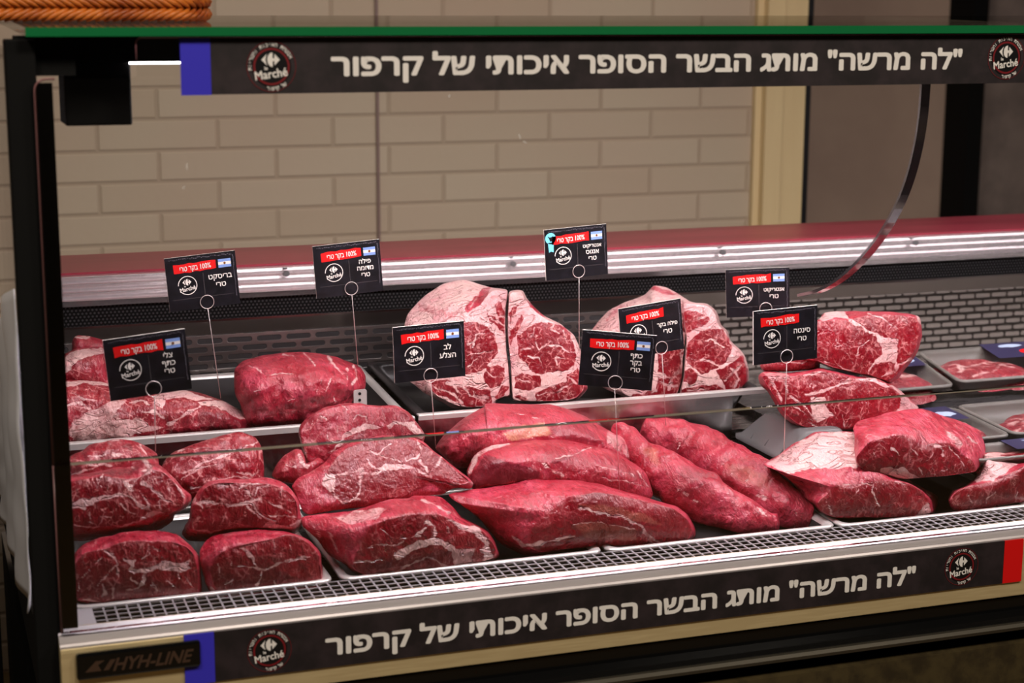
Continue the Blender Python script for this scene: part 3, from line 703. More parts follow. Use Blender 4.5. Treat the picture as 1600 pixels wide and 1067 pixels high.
def meat(name, label, sil, Y, zmin, face=None, top=.05, side=.02, bot=.008, thick=.08, tilt=.12, bulge=.006, feats=(), marb=.5, lump=.003, jit=1.2, base=0.0, cut=None, N=230, NA=40, NB=20, seed=1, cat='meat', group=None, lean_x=0.0):
    zmin = Z(zmin)
    S = resample(sil, N); A, c = area_c(S)
    if A < 0: S = S[::-1]; A = -A
    tg = np.roll(S, -1, 0) - np.roll(S, 1, 0); tg /= np.linalg.norm(tg, axis=1)[:, None]
    nrm = np.column_stack([tg[:, 1], -tg[:, 0]])          # outward (image y is down)
    if ((S - c) * nrm).sum() < 0: nrm = -nrm
    upc = -nrm[:, 1]
    d = np.where(upc > 0, side + (top - side) * np.clip(upc, 0, 1) ** .8, side + (bot - side) * np.clip(-upc, 0, 1))
    kern = np.ones(15) / 15; d = np.convolve(np.r_[d[-7:], d, d[:7]], kern, 'valid')
    if face is not None:
        F = resample(face, 400); _, fc = area_c(F); c = fc
        an = np.arctan2(S[:, 1] - c[1], S[:, 0] - c[0]); fa = np.arctan2(F[:, 1] - c[1], F[:, 0] - c[0]); fr = np.linalg.norm(F - c, axis=1)
        o = np.argsort(fa); fa2 = np.r_[fa[o] - 2 * np.pi, fa[o], fa[o] + 2 * np.pi]; fr2 = np.r_[fr[o], fr[o], fr[o]]
        rr = np.minimum(np.interp(an, fa2, fr2), np.linalg.norm(S - c, axis=1) * .97)
        FR = c + np.column_stack([np.cos(an), np.sin(an)]) * rr[:, None]
    Q, OFF, CUT = [], [], []
    if face is not None:
        for k in range(NA + 1):
            t = k / NA; Q.append(c + (FR - c) * t); OFF.append(np.full(N, -bulge * (1 - t ** 2.5))); CUT.append(np.full(N, 1.0 if t < .985 else .6))
        for k in range(1, NB + 1):
            s = k / NB; Q.append(FR + (S - FR) * s); OFF.append(d * (.30 * s + .70 * s ** 1.8)); CUT.append(np.full(N, max(0, .5 - 3 * s)))
    else:
        # dome over a spine along the long axis
        u, sv, vt = np.linalg.svd(S - c); ax = vt[0]; pr = (S - c) @ ax; w2 = np.abs((S - c) @ vt[1]).max()
        lim = max(np.abs(pr).max() - w2 * 1.0, 0); sp = c + np.clip(pr, -lim, lim)[:, None] * ax * .9
        n2 = NA + NB
        for k in range(n2 + 1):
            t = k / n2; tt = t ** .8; Q.append(sp + (S - sp) * tt); OFF.append(d * (1 - (1 - tt ** 2.6) ** (1 / 2.0)) - bulge * (1 - tt ** 2)); CUT.append(np.full(N, 0.0))
    nfront = len(Q)
    sb = Q[-1]
    for k in range(1, 11):
        th = k / 10 * math.pi / 2; s = 1 - math.cos(th)
        Q.append(sb + (c - sb) * s * .98); OFF.append(d + (np.maximum(thick, d + .01) - d) * math.sin(th)); CUT.append(np.zeros(N))
    Qa = np.vstack(Q); off = np.concatenate(OFF); cu = np.concatenate(CUT)
    if cut is not None: cu = np.full(len(cu), float(cut))
    ymax = S[:, 1].max(); sc = Y / FPX
    hgt = (ymax - Qa[:, 1]) * sc
    q3 = np.column_stack([Qa / 22.0, np.zeros(len(Qa))])
    ring = np.repeat(np.arange(len(Q)), N)
    edge = np.clip((ring - nfront * .55) / (nfront * .45), 0, 1); edge[ring >= nfront] = 1
    jx = vnoise(q3, 1.1, seed + 40) * jit * edge; jy = vnoise(q3, 1.1, seed + 60) * jit * edge
    Qn = Qa + np.column_stack([jx, jy])
    Yv = Y + tilt * hgt + off + lean_x * (Qa[:, 0] - c[0]) * sc
    V = PV(Qn, Yv)
    dn = vnoise(V, 28, seed) * lump * 1.3 + vnoise(V, 75, seed + 2) * lump * .6
    rim = (1 - .8 * (cu > .5)) if face is not None else 1.0
    V = PV(Qn, Yv + dn * rim)
    V[:, 2] = np.where(V[:, 2] < zmin, zmin + (V[:, 2] - zmin) * .0, V[:, 2])
    nr = len(Q); f = []
    for k in range(nr - 1):
        for i in range(N):
            j = (i + 1) % N; f.append((k * N + i, k * N + j, (k + 1) * N + j, (k + 1) * N + i))
    f.append(tuple((nr - 1) * N + i for i in range(N)))
    if face is not None: f.append(tuple(range(N))[::-1])
    ch = channels(Qa, feats, seed)
    if base:
        full = [('fat', 'p', 0, base, np.array([(-9e3, -9e3), (9e3, -9e3), (9e3, 9e3), (-9e3, 9e3)]))] + list(feats); ch = channels(Qa, full, seed)
    back = ring >= nfront
    for k in ch: ch[k] = np.where(back & (ring > nfront + 3), ch[k] * (.3 if k == 'fat' and not base else 1), ch[k])
    bl = V[:, 2].min(); ctr = V.mean(0)
    ob = finish(name, label, cat, group, V, f, dict(ch, cut=cu, marbling=np.full(len(V), marb)), (ctr[0], ctr[1], bl))
    # outward normals
    me = ob.data; import bmesh
    bm = bmesh.new(); bm.from_mesh(me); bmesh.ops.remove_doubles(bm, verts=bm.verts, dist=1e-6); bmesh.ops.recalc_face_normals(bm, faces=bm.faces); bm.to_mesh(me); bm.free()
    MEATS.append(ob); return ob
def tube_meat(name, label, path, zmin, feats=(), lump=.004, seed=1, marb=.2, flat=1.04, cat='meat', group=None, NL=150, NS=56):
    zmin = Z(zmin); c = np.array([P(x, y, Yd) for x, y, Yd, r in path]); r = 1.13 * np.array([rr * np.linalg.norm(p - np.array([0, 0, CAM_H])) / FPX for p, (x, y, Yd, rr) in zip(c, path)])
    d = np.r_[0, np.cumsum(np.linalg.norm(np.diff(c, axis=0), axis=1))]; s = np.linspace(0, d[-1], NL)
    def cub(col):
        out = np.interp(s, d, col)
        k = np.ones(9) / 9
        return np.convolve(np.r_[np.full(4, out[0]), out, np.full(4, out[-1])], k, 'valid')
    C = np.column_stack([cub(c[:, i]) for i in range(3)]); Rr = cub(r); Rr[0] *= .3; Rr[-1] *= .3; Rr[1] *= .7; Rr[-2] *= .7
    V = []
    for i in range(NL):
        t = C[min(i + 1, NL - 1)] - C[max(i - 1, 0)]; t /= np.linalg.norm(t)
        sd = np.cross(t, [0, 0, 1]); sd /= np.linalg.norm(sd); u = np.cross(sd, t)
        for k in range(NS):
            a = 2 * math.pi * k / NS; V.append(C[i] + (sd * math.cos(a) + u * math.sin(a) * flat) * Rr[i])
    V = np.array(V); cc = np.repeat(C, NS, 0); n = V - cc; ln = np.linalg.norm(n, axis=1)[:, None] + 1e-9
    dn = vnoise(V, 24, seed) * lump * 1.6 + vnoise(V, 60, seed + 2) * lump * .8 + (np.abs(vnoise(V, 34, seed + 7)) - .25) * lump * 1.1
    V = V + n / ln * dn[:, None]; V[:, 2] = np.maximum(V[:, 2], zmin)
    f = [(i * NS + k, i * NS + (k + 1) % NS, (i + 1) * NS + (k + 1) % NS, (i + 1) * NS + k) for i in range(NL - 1) for k in range(NS)]
    f += [tuple(range(NS))[::-1], tuple((NL - 1) * NS + k for k in range(NS))]
    q = prj(V)[:, :2]; ch = channels(q, feats, seed); ctr = V.mean(0)
    ob = finish(name, label, cat, group, V, f, dict(ch, cut=np.full(len(V), .15), marbling=np.full(len(V), marb)), (ctr[0], ctr[1], V[:, 2].min()))
    import bmesh
    bm = bmesh.new(); bm.from_mesh(ob.data); bmesh.ops.recalc_face_normals(bm, faces=bm.faces); bm.to_mesh(ob.data); bm.free()
    MEATS.append(ob); return ob
FL = -.7355                        # floor of the front pans
RL = -.622
def S_(c, w_, *pts): return ('fat', 's', w_, 1.0, c(*pts))
def PF(c, *pts, st=1.0, ch='fat'): return (ch, 'p', 0, st, c(*pts))
def crop(ox, oy, s): return lambda *p: cr(ox, oy, s, *p)

L1, L2, L3, L4 = crop(90, 670, 6.667), crop(90, 800, 6.667), crop(290, 720, 6.667), crop(300, 800, 6.667)
B5, B6, C7, C8 = crop(90, 510, 4.848), crop(355, 535, 4.848), crop(420, 620, 4.848), crop(460, 740, 4.848)
DD = crop(680, 620, 3.81)
R1, R2, R3, R4, R5, R6 = crop(620, 430, 5.08), crop(900, 440, 5.08), crop(930, 640, 4.444), crop(1170, 470, 5.08), crop(1180, 620, 5.333), crop(1320, 620, 5.336)
GS = 'shoulder roasts stacked in the left front pan'

meat('shoulder_roast', 'flat-cut shoulder roast at the front left, bottom of the stack beside the black post',
     L2(165,480, 190,410, 300,320, 470,255, 580,240, 640,215, 800,195, 1000,195, 1150,205, 1270,250, 1390,350, 1460,430, 1490,540, 1500,680, 1490,860, 1350,900, 1000,940, 600,955, 300,950, 190,920, 165,820, 160,600), 2.012, FL,
     L2(200,520, 290,420, 480,390, 620,330, 700,310, 930,310, 1150,310, 1330,360, 1420,450, 1460,600, 1470,740, 1460,850, 1300,885, 950,920, 600,940, 320,930, 220,890, 190,780, 185,620),
     top=.045, side=.012, thick=.10, tilt=.06, group=GS, seed=1, marb=.55, feats=[
     PF(L2,760,600, 900,590, 1060,545, 1090,500, 1250,530, 1410,490, 1350,550, 1410,590, 1280,630, 1200,620, 1050,600, 900,640, 800,650,st=.8), PF(L2,690,480, 800,490, 790,560, 770,630, 730,600, 760,560),
     S_(L2,4,480,400, 590,480, 620,560, 540,620, 460,700, 420,770), S_(L2,3,620,590, 640,660), S_(L2,2.4,930,320, 960,430, 870,490), S_(L2,2,990,350, 1090,460), S_(L2,2,970,440, 1030,550), S_(L2,4.5,900,650, 890,740, 830,800, 720,820),
     S_(L2,4,760,690, 840,740), S_(L2,4,590,800, 570,880), S_(L2,4,470,760, 500,860, 470,880), S_(L2,2.5,980,730, 1040,810, 970,780), S_(L2,3,1260,640, 1290,700), S_(L2,2,1320,660, 1410,770), S_(L2,2,200,850, 220,720, 300,620, 460,480), S_(L2,3,220,900, 500,945, 900,925), S_(L2,2,1140,720, 1220,790)])
meat('shoulder_roast', 'smooth-topped shoulder roast at the front, resting on the pan rim right of the corner one',
     L4(80,450, 90,380, 150,290, 240,235, 400,205, 560,185, 760,180, 950,195, 1100,235, 1210,290, 1300,370, 1340,440, 1355,580, 1365,690, 1350,760, 1200,800, 900,835, 600,870, 380,895, 250,880, 180,830, 140,740, 110,620, 90,540), 2.008, FL,
     L4(200,560, 260,480, 330,420, 500,360, 620,330, 740,310, 860,280, 960,240, 1080,245, 1180,300, 1270,380, 1330,470, 1345,600, 1345,700, 1320,760, 1100,800, 800,830, 600,840, 380,865, 280,840, 220,760, 200,660),
     top=.05, side=.014, thick=.10, tilt=.06, group=GS, seed=2, marb=.4, feats=[
     S_(L4,4,1230,460, 1040,500, 930,530, 840,580, 740,610, 680,570, 620,470, 560,400, 500,380), S_(L4,3.5,680,570, 720,620, 710,690, 670,760), S_(L4,2.5,680,580, 580,580, 480,560), S_(L4,2.5,360,480, 400,510, 410,560), S_(L4,2,420,690, 410,750), S_(L4,2,350,750, 430,690),
     S_(L4,2,850,280, 860,400), S_(L4,2,880,370, 940,460), S_(L4,2,1010,340, 1040,430), S_(L4,2,860,720, 880,780), S_(L4,2,270,530, 290,660), S_(L4,3,530,780, 560,850),
     PF(L4,170,770, 240,830, 360,870, 560,850, 660,830, 620,870, 400,900, 250,890, 180,840, st=.8)])
meat('shoulder_roast', 'wide veined shoulder roast beside the black post, second tier of stack',
     L1(90,500, 250,470, 430,440, 520,420, 600,400, 760,390, 860,330, 950,290, 1030,340, 1120,420, 1220,520, 1310,620, 1390,690, 1390,760, 1330,830, 1230,890, 1200,960, 1080,1040, 850,1120, 650,1150, 400,1160, 130,1160, 60,900, 60,700), 2.052, -.678,
     L1(100,560, 260,530, 470,490, 540,500, 700,520, 860,510, 960,430, 1060,440, 1180,520, 1260,610, 1320,690, 1315,780, 1260,840, 1150,880, 1000,890, 880,950, 650,1000, 420,1020, 150,990, 90,850, 90,700),
     top=.06, side=.015, bot=.06, thick=.11, tilt=.22, group=GS, seed=3, marb=.9, feats=[
     PF(L1,130,780, 280,730, 540,690, 700,655, 640,700, 560,720, 300,800, 300,850, 230,810, 140,840), S_(L1,3.5,700,550, 740,600, 770,650, 840,620, 880,660), PF(L1,680,540, 780,570, 760,620, 780,660, 740,640), S_(L1,6,870,570, 950,600, 1060,690, 1160,770), S_(L1,2,1160,770, 1230,770),
     S_(L1,3,980,420, 1100,460, 1200,540, 1290,640, 1320,720), S_(L1,5,900,330, 980,420, 930,470), S_(L1,3,930,440, 800,430, 760,390), S_(L1,2.5,930,470, 850,510, 800,550), PF(L1,940,880, 1010,850, 1120,880, 1010,900, 870,960, 700,1010, 600,1010, 850,960), S_(L1,3,900,700, 950,800, 990,870), S_(L1,3,1060,760, 1080,850),
     S_(L1,4,640,670, 780,720, 850,790, 960,840), S_(L1,3,650,780, 720,850, 800,880), S_(L1,3,330,860, 350,970, 420,1020), S_(L1,2,480,480, 420,580, 400,640), S_(L1,2.4,1130,560, 1160,650), S_(L1,2,520,600, 510,650), S_(L1,2,450,900, 560,930), S_(L1,2,600,820, 640,930), S_(L1,3,150,990, 300,1030, 420,1025),
     ('dark','s',7,1,L1(520,470, 640,470, 760,460, 900,460))])
meat('shoulder_roast', 'veined shoulder roast lying on the smooth-topped one at the left front',
     L3(35,590, 60,440, 100,370, 150,290, 250,210, 400,190, 600,190, 740,180, 850,175, 1000,215, 1090,290, 1150,370, 1185,440, 1195,550, 1220,620, 1200,700, 1140,760, 1000,790, 800,790, 600,800, 400,820, 200,840, 20,830, -40,760, -10,680), 2.055, -.68,
     L3(70,470, 140,420, 190,300, 300,240, 560,230, 700,230, 880,245, 1010,290, 1090,350, 1150,430, 1165,540, 1160,620, 1100,690, 950,690, 800,690, 560,690, 350,720, 200,735, 90,710, 60,600),
     top=.05, side=.014, bot=.06, thick=.10, tilt=.18, group=GS, seed=4, marb=.75, feats=[
     S_(L3,5,90,440, 250,430, 450,460, 620,450, 700,400, 760,400), S_(L3,3,720,400, 850,420, 980,470, 1080,540), S_(L3,4.5,690,440, 760,540, 850,610, 920,640), PF(L3,800,685, 880,620, 950,665, 1080,670, 1200,600, 1215,630, 1150,705, 1000,712), S_(L3,3,700,390, 650,350, 620,340), S_(L3,3,720,360, 730,290, 850,250),
     S_(L3,2,1000,270, 980,350), S_(L3,2,1100,350, 1080,450), S_(L3,2,1100,400, 1160,450), S_(L3,3,640,480, 740,560, 790,600), S_(L3,3,870,570, 1000,580, 1150,590), S_(L3,3,80,720, 250,745, 380,730), S_(L3,3,560,280, 640,250, 870,250), S_(L3,5,620,300, 700,390), S_(L3,2.5,100,390, 140,460, 170,490), S_(L3,3,60,600, 75,700)])
meat('shoulder_roast', 'reddish shoulder roast at the back of the left stack, beside the black post',
     L1(60,330, 250,230, 330,170, 480,135, 620,105, 760,120, 860,150, 960,200, 1030,260, 1050,310, 1060,400, 1000,520, 800,560, 500,560, 250,560, 60,520), 2.15, -.66,
     top=.03, side=.03, thick=.08, tilt=.3, group=GS, seed=5, marb=1, lump=.005, cut=.7, feats=[
     S_(L1,3,300,350, 400,380, 500,360), S_(L1,6,540,150, 530,230, 600,280, 660,260), S_(L1,4.5,120,480, 300,440, 450,380, 560,380), S_(L1,4,560,130, 640,110), S_(L1,3,300,280, 400,290, 520,260), ('dark','s',5,1,L1(660,190, 740,180, 760,220)), S_(L1,3,860,160, 930,260)])
meat('shoulder_roast', 'small stringy shoulder roast at the back right of the left stack',
     np.array([(252,735),(262,712),(285,700),(315,690),(345,680),(375,675),(398,683),(410,703),(413,735),(411,768),(390,782),(340,785),(300,780),(268,765)]), 2.145, -.665,
     top=.03, side=.025, thick=.08, tilt=.3, group=GS, seed=6, marb=1, lump=.005, cut=.8, feats=[
     ('fat','s',3,1,[(278,705),(300,700),(330,702)]), ('fat','s',3.5,1,[(288,740),(320,722),(350,712),(375,703),(402,690)]), ('fat','s',2.5,1,[(285,748),(310,732),(340,725)]), ('fat','s',3,.9,[(372,738),(395,742),(405,735)]), ('fat','s',3,.9,[(330,752),(370,744),(408,750)]), ('fat','s',3,.9,[(300,762),(340,760)])])

# rear left pan
meat('brisket', 'fatty pale brisket lying along the rear left pan, below the lowest left sign',
     B5(20,430, 200,410, 380,430, 560,530, 720,500, 900,480, 1060,500, 1190,540, 1260,565, 1400,640, 1480,700, 1500,740, 1460,790, 1330,800, 1150,810, 1000,820, 850,840, 600,850, 400,870, 80,890, 20,800), 2.365, RL,
     top=.07, side=.03, thick=.12, tilt=.2, seed=7, marb=1, lump=.005, cut=.8, N=260, feats=[
     PF(B5,720,530, 800,500, 820,560, 800,620, 740,580), PF(B5,800,500, 960,475, 1070,520, 1190,550, 1060,560, 950,540, 830,555), PF(B5,1060,570, 1240,560, 1330,600, 1480,700, 1440,710, 1340,690, 1290,660, 1200,610, 1100,600),
     PF(B5,120,720, 220,640, 330,600, 400,560, 520,560, 450,650, 480,700, 620,690, 700,740, 820,770, 700,790, 560,830, 300,860, 130,870, 80,820, st=.62), PF(B5,40,420, 200,408, 380,425, 380,450, 200,440, 50,450), S_(B5,5,640,650, 740,640, 800,690), S_(B5,5,830,750, 960,680, 1080,600), S_(B5,4,120,500, 200,560, 300,560), S_(B5,4,70,600, 180,580, 260,640), S_(B5,3,420,480, 520,560), S_(B5,3,540,580, 640,560, 700,600),
     ('dark','p',0,.7,B5(1080,640, 1260,660, 1440,730, 1460,790, 1150,800, 1060,760)), ('dark','s',8,.7,B5(700,810, 900,760, 1080,680))])
meat('brisket_slab', 'round lean slab with a fat rim behind the lowest left sign',
     B5(-30,260, 45,215, 150,165, 330,158, 370,230, 420,400, 400,470, 200,450, 20,440, -30,420), 2.45, -.60, top=.05, side=.03, thick=.1, tilt=.25, seed=8, marb=.7, cut=.6, feats=[
     PF(B5,20,260, 90,195, 200,165, 350,165, 350,205, 230,225, 150,265, 100,330, 50,345, 0,345)])
meat('brisket_slab', 'small lean slab with a fat top at the upper left end of the rear pan',
     B5(105,165, 110,110, 130,78, 160,66, 240,74, 350,105, 390,180, 360,230, 200,220, 110,200), 2.52, -.59, top=.03, side=.02, thick=.08, tilt=.2, seed=9, marb=.5, cut=.4, feats=[PF(B5,120,70, 250,66, 240,84, 140,86)])
meat('round_roast', 'large smooth dark pink round roast in the rear left pan beside the brisket',
     B6(50,300, 60,200, 120,140, 250,100, 420,78, 560,72, 700,85, 830,110, 930,150, 1010,190, 1045,250, 1050,330, 1030,380, 960,430, 900,520, 780,600, 620,640, 560,640, 430,668, 300,668, 150,650, 110,570, 100,480, 60,400), 2.372, RL,
     top=.11, side=.04, bot=.012, thick=.20, tilt=.10, bulge=.03, seed=10, marb=.22, lump=.005, cut=.25, N=260, feats=[
     S_(B6,2.6,160,185, 230,210, 290,240, 420,240, 510,240), S_(B6,5,770,110, 850,220, 870,240), S_(B6,4,900,190, 910,280), S_(B6,5,960,180, 980,270, 950,310), S_(B6,2.5,580,80, 670,180), S_(B6,2.5,780,280, 750,370), S_(B6,2.5,810,400, 820,450), S_(B6,2.5,720,280, 690,360), S_(B6,2,200,370, 300,360), S_(B6,2,420,90, 500,110), S_(B6,2,460,450, 520,420)])

# centre steaks and the veined roast
GC = 'chuck cuts in the second front pan'
meat('chuck_steak', 'round pale pink chuck steak standing at the back of the centre-left pan',
     C7(225,290, 240,220, 300,150, 400,90, 530,55, 680,45, 760,60, 830,65, 960,65, 1050,110, 1110,180, 1150,230, 1185,290, 1175,340, 1150,480, 800,520, 500,560, 300,520, 250,400), 2.20, -.70,
     C7(240,290, 255,230, 320,160, 410,105, 540,68, 680,58, 760,72, 830,78, 950,80, 1035,125, 1095,195, 1135,240, 1165,290, 1150,350, 1100,450, 800,500, 500,520, 320,490, 265,390), top=.02, side=.012, thick=.04, tilt=.35, bulge=.006, seed=11, marb=.6, cut=.35, group=GC, feats=[
     PF(C7,560,280, 640,230, 740,205, 830,220, 870,230, 760,250, 640,290, 560,320), S_(C7,6,470,410, 560,340, 570,290), PF(C7,890,220, 950,185, 1010,200, 1100,190, 1180,290, 1150,320, 1090,270, 1040,225, 960,210, 920,250), S_(C7,2.5,640,170, 670,140, 740,150, 750,190), S_(C7,2,520,270, 530,210), S_(C7,2,430,290, 460,370), S_(C7,2,400,150, 440,180), S_(C7,3,235,300, 250,380, 290,460), S_(C7,2,560,70, 600,100), S_(C7,2,860,100, 880,180), S_(C7,2,300,250, 330,180)])
meat('chuck_steak', 'broad pale chuck steak with branching fat veins on top of the centre-left pile',
     C7(175,680, 220,620, 330,560, 420,500, 480,430, 570,370, 700,320, 860,290, 1050,300, 1170,340, 1240,400, 1320,460, 1420,540, 1520,620, 1550,660, 1520,695, 1400,690, 1310,740, 1160,750, 1000,790, 870,820, 700,840, 580,850, 450,870, 300,890, 250,850, 210,760), 2.085, -.70,
     C7(450,560, 520,450, 640,365, 860,305, 1050,313, 1160,352, 1240,412, 1320,472, 1420,560, 1520,645, 1380,670, 1300,640, 1200,660, 1080,720, 1000,760, 750,775, 600,805, 480,755, 430,660), top=.015, side=.02, bot=.012, thick=.06, tilt=.62, bulge=.004, seed=12, marb=.35, cut=None, group=GC, N=280, feats=[
     S_(C7,7,460,590, 560,600, 700,550, 690,600), S_(C7,5,700,580, 850,570, 900,540, 1000,520, 1100,540, 1200,590), PF(C7,820,550, 880,510, 1000,508, 1090,535, 1000,550, 860,570), S_(C7,4,690,590, 690,700, 660,780, 560,800, 500,740, 480,650), S_(C7,3,760,410, 830,440, 920,350), S_(C7,2.5,830,440, 900,460, 1000,490), S_(C7,3,1020,420, 1040,490, 1120,460, 1160,400, 1130,340), S_(C7,3,740,470, 780,520, 840,550), S_(C7,4,1310,460, 1270,540, 1210,570, 1140,480), S_(C7,2.5,1060,350, 1040,380),
     PF(C7,430,570, 500,600, 500,680, 470,720, 410,670), S_(C7,5,1380,670, 1540,650), S_(C7,4,560,800, 680,770)])
meat('meat_trimming', 'small dark red trimming lump at the left of the chuck steaks',
     C7(20,590, 60,510, 120,440, 190,400, 240,400, 270,450, 290,510, 370,460, 420,490, 400,540, 340,600, 260,660, 170,660, 60,630), 2.15, -.70, top=.02, side=.02, thick=.05, tilt=.3, seed=13, marb=.5, lump=.005, cut=.6, feats=[S_(C7,5,230,440, 260,500, 290,520), S_(C7,4,130,520, 200,530)])
meat('chuck_roast', 'chuck roast with a white curved fat band in its cut face, front row',
     C8(60,330, 160,310, 280,300, 440,280, 600,235, 720,195, 860,185, 900,165, 1000,165, 1110,180, 1200,250, 1270,330, 1400,390, 1470,440, 1520,510, 1550,600, 1540,640, 1440,670, 1200,710, 1130,730, 1115,765, 1070,765, 1060,725, 950,740, 780,770, 560,780, 470,760, 380,690, 260,620, 190,520, 110,440, 60,400), 2.006, FL,
     C8(450,640, 490,560, 540,460, 590,400, 720,340, 900,310, 1060,310, 1180,340, 1300,410, 1420,430, 1490,510, 1530,610, 1440,660, 1210,700, 1100,740, 950,735, 780,760, 680,750, 560,770, 480,740, 440,690),
     top=.075, side=.07, bot=.04, thick=.15, tilt=.08, seed=14, marb=.3, group=GC, N=300, feats=[
     PF(C8,750,620, 850,550, 950,500, 1060,485, 1160,530, 1240,580, 1380,560, 1340,640, 1360,690, 1210,700, 1190,600, 1120,550, 1020,540, 900,590, 780,650), PF(C8,1140,330, 1250,380, 1400,410, 1470,520, 1500,600, 1520,650, 1440,670, 1430,600, 1400,580, 1440,540, 1360,450, 1240,420, st=.85), S_(C8,4,1060,490, 1070,400, 1000,360), S_(C8,2.5,1000,410, 920,460), S_(C8,2,650,420, 740,480), S_(C8,3,800,490, 950,470),
     S_(C8,2.5,560,560, 620,530, 780,540, 830,510), S_(C8,2.5,450,680, 560,660, 650,650), S_(C8,4,780,740, 900,680, 1000,640, 1080,660, 1140,700), S_(C8,2.5,1150,400, 1170,450), PF(C8,300,340, 440,290, 620,250, 700,260, 640,330, 560,380, 420,380, st=.55), S_(C8,5,150,400, 190,470), S_(C8,4,960,200, 1080,250, 1180,300), ('dark','s',6,1,C8(740,640, 720,700)), S_(C8,3,250,420, 330,600), S_(C8,2.5,600,500, 590,560)])

# shoulder pieces in the middle
GM = 'lean shoulder muscles in the middle pan'
meat('shoulder_muscle', 'red shoulder muscle with a yellow and violet membrane, behind the middle pile',
     DD(0,300, 60,220, 180,120, 290,60, 300,40, 450,40, 620,45, 740,55, 880,110, 980,170, 1060,210, 1130,240, 1165,300, 1160,380, 1100,400, 800,420, 500,420, 300,420, 200,420, 130,420, 20,330), 2.20, -.70, top=.08, side=.03, thick=.14, tilt=.2, bulge=.02, seed=15, marb=.2, group=GM, cut=.2, N=260, feats=[
     ('film','p',0,1,DD(400,230, 500,170, 650,150, 680,190, 690,220, 560,250, 450,260)), ('dark','p',0,.6,DD(680,170, 780,145, 880,170, 960,220, 1010,290, 900,270, 780,250, 700,220)), PF(DD,1020,200, 1120,230, 1165,300, 1155,370, 1080,320, 1010,270, st=.5), S_(DD,2,300,60, 360,110, 380,170), S_(DD,2,450,100, 620,120), ('dark','p',0,.7,DD(170,320, 230,270, 300,280, 200,400))])
meat('shoulder_muscle', 'shoulder muscle with dark cut end and pale rim, middle of the pile',
     DD(190,440, 230,350, 330,290, 450,270, 600,250, 780,255, 900,280, 1030,310, 1160,380, 1250,450, 1280,520, 1290,600, 1150,640, 900,620, 700,600, 500,560, 240,555, 200,500), 2.115, -.70, top=.07, side=.03, thick=.12, tilt=.2, bulge=.015, seed=16, marb=.35, group=GM, cut=.3, N=260, feats=[
     ('dark','p',0,1,DD(260,400, 300,340, 400,380, 500,410, 620,440, 620,480, 300,530, 230,540, 200,480)), S_(DD,7,205,440, 240,350, 340,290, 440,278), S_(DD,5,640,400, 760,470), S_(DD,2.5,720,370, 850,340, 920,300), ('dark','s',4,.8,DD(700,400, 850,340, 900,310)), S_(DD,2,950,400, 1180,470), S_(DD,2,1000,480, 1240,520), S_(DD,2.5,1200,440, 1270,530)])
meat('shoulder_muscle', 'large rounded lean muscle with a wide cut face at the front centre',
     DD(80,580, 230,550, 430,520, 560,490, 750,485, 900,500, 1000,520, 1150,565, 1300,610, 1430,650, 1500,700, 1545,770, 1550,830, 1500,870, 1380,890, 1250,890, 1100,900, 900,905, 720,930, 600,950, 520,940, 470,920, 400,880, 320,800, 260,720, 150,640), 2.022, FL,
     DD(560,850, 580,770, 680,680, 820,600, 960,570, 1100,590, 1290,630, 1420,670, 1500,730, 1530,800, 1500,850, 1380,875, 1250,880, 1000,890, 800,900, 650,920, 580,900), top=.085, side=.08, bot=.045, thick=.16, tilt=.10, bulge=.012, seed=17, marb=.12, group=GM, N=320, NA=46, feats=[
     S_(DD,3.5,860,665, 1000,690, 1130,720, 1230,770, 1270,820, 1350,880), S_(DD,6,470,840, 520,890, 600,880, 720,850, 830,830), S_(DD,4,1240,800, 1300,870, 1360,885), ('film','p',0,.3,DD(850,650, 1000,640, 1250,700, 1350,760, 1200,740, 1000,680)), ('film','p',0,.25,DD(820,760, 1000,750, 1200,790, 1200,860, 900,840)), S_(DD,1.6,820,760, 1000,745, 1190,790), ('dark','s',5,.5,DD(330,690, 300,740, 350,790))])

# tenderloins
def R3p(*t): return [(t[i] / 4.444 + 930, t[i + 1] / 4.444 + 640, t[i + 2], t[i + 3] / 4.444) for i in range(0, len(t), 4)]
GT = 'tenderloins in the third front pan'
tube_meat('tenderloin', 'long beef tenderloin with a thin curled tip, the left one of the pair',
     R3p(105,115,2.27,28, 160,135,2.26,46, 230,190,2.25,62, 310,290,2.23,92, 420,400,2.20,128, 560,510,2.17,150, 700,580,2.145,150, 820,640,2.12,140, 930,690,2.10,118, 1010,725,2.085,108, 1100,760,2.07,95, 1200,795,2.06,66, 1290,795,2.05,42), -.728, seed=21, group=GT, lump=.0035, feats=[
     ('film','p',0,.4,R3(330,260, 430,280, 450,400, 380,360)), S_(R3,2,480,500, 640,580, 720,640), S_(R3,2,600,560, 700,600), S_(R3,2.5,1130,680, 1190,740), ('dark','s',4,.6,R3(480,500, 560,570, 700,560, 760,500))])
tube_meat('tenderloin', 'thick beef tenderloin with purple sheen, the right one of the pair',
     R3p(310,120,2.31,60, 400,150,2.30,96, 500,190,2.285,125, 640,250,2.27,140, 780,320,2.24,158, 920,420,2.20,170, 1060,520,2.16,178, 1200,630,2.12,172, 1320,700,2.09,140, 1420,745,2.07,105, 1520,770,2.06,70), -.728, seed=22, group=GT, lump=.004, feats=[
     S_(R3,2,560,190, 580,250, 560,290), S_(R3,2,1050,480, 1080,560, 1200,640), ('film','p',0,.3,R3(900,380, 1080,400, 1220,470, 1200,560, 1000,500)), S_(R3,2.5,1380,700, 1420,740), S_(R3,2,1140,560, 1200,620), ('dark','s',5,.6,R3(560,290, 640,190))])

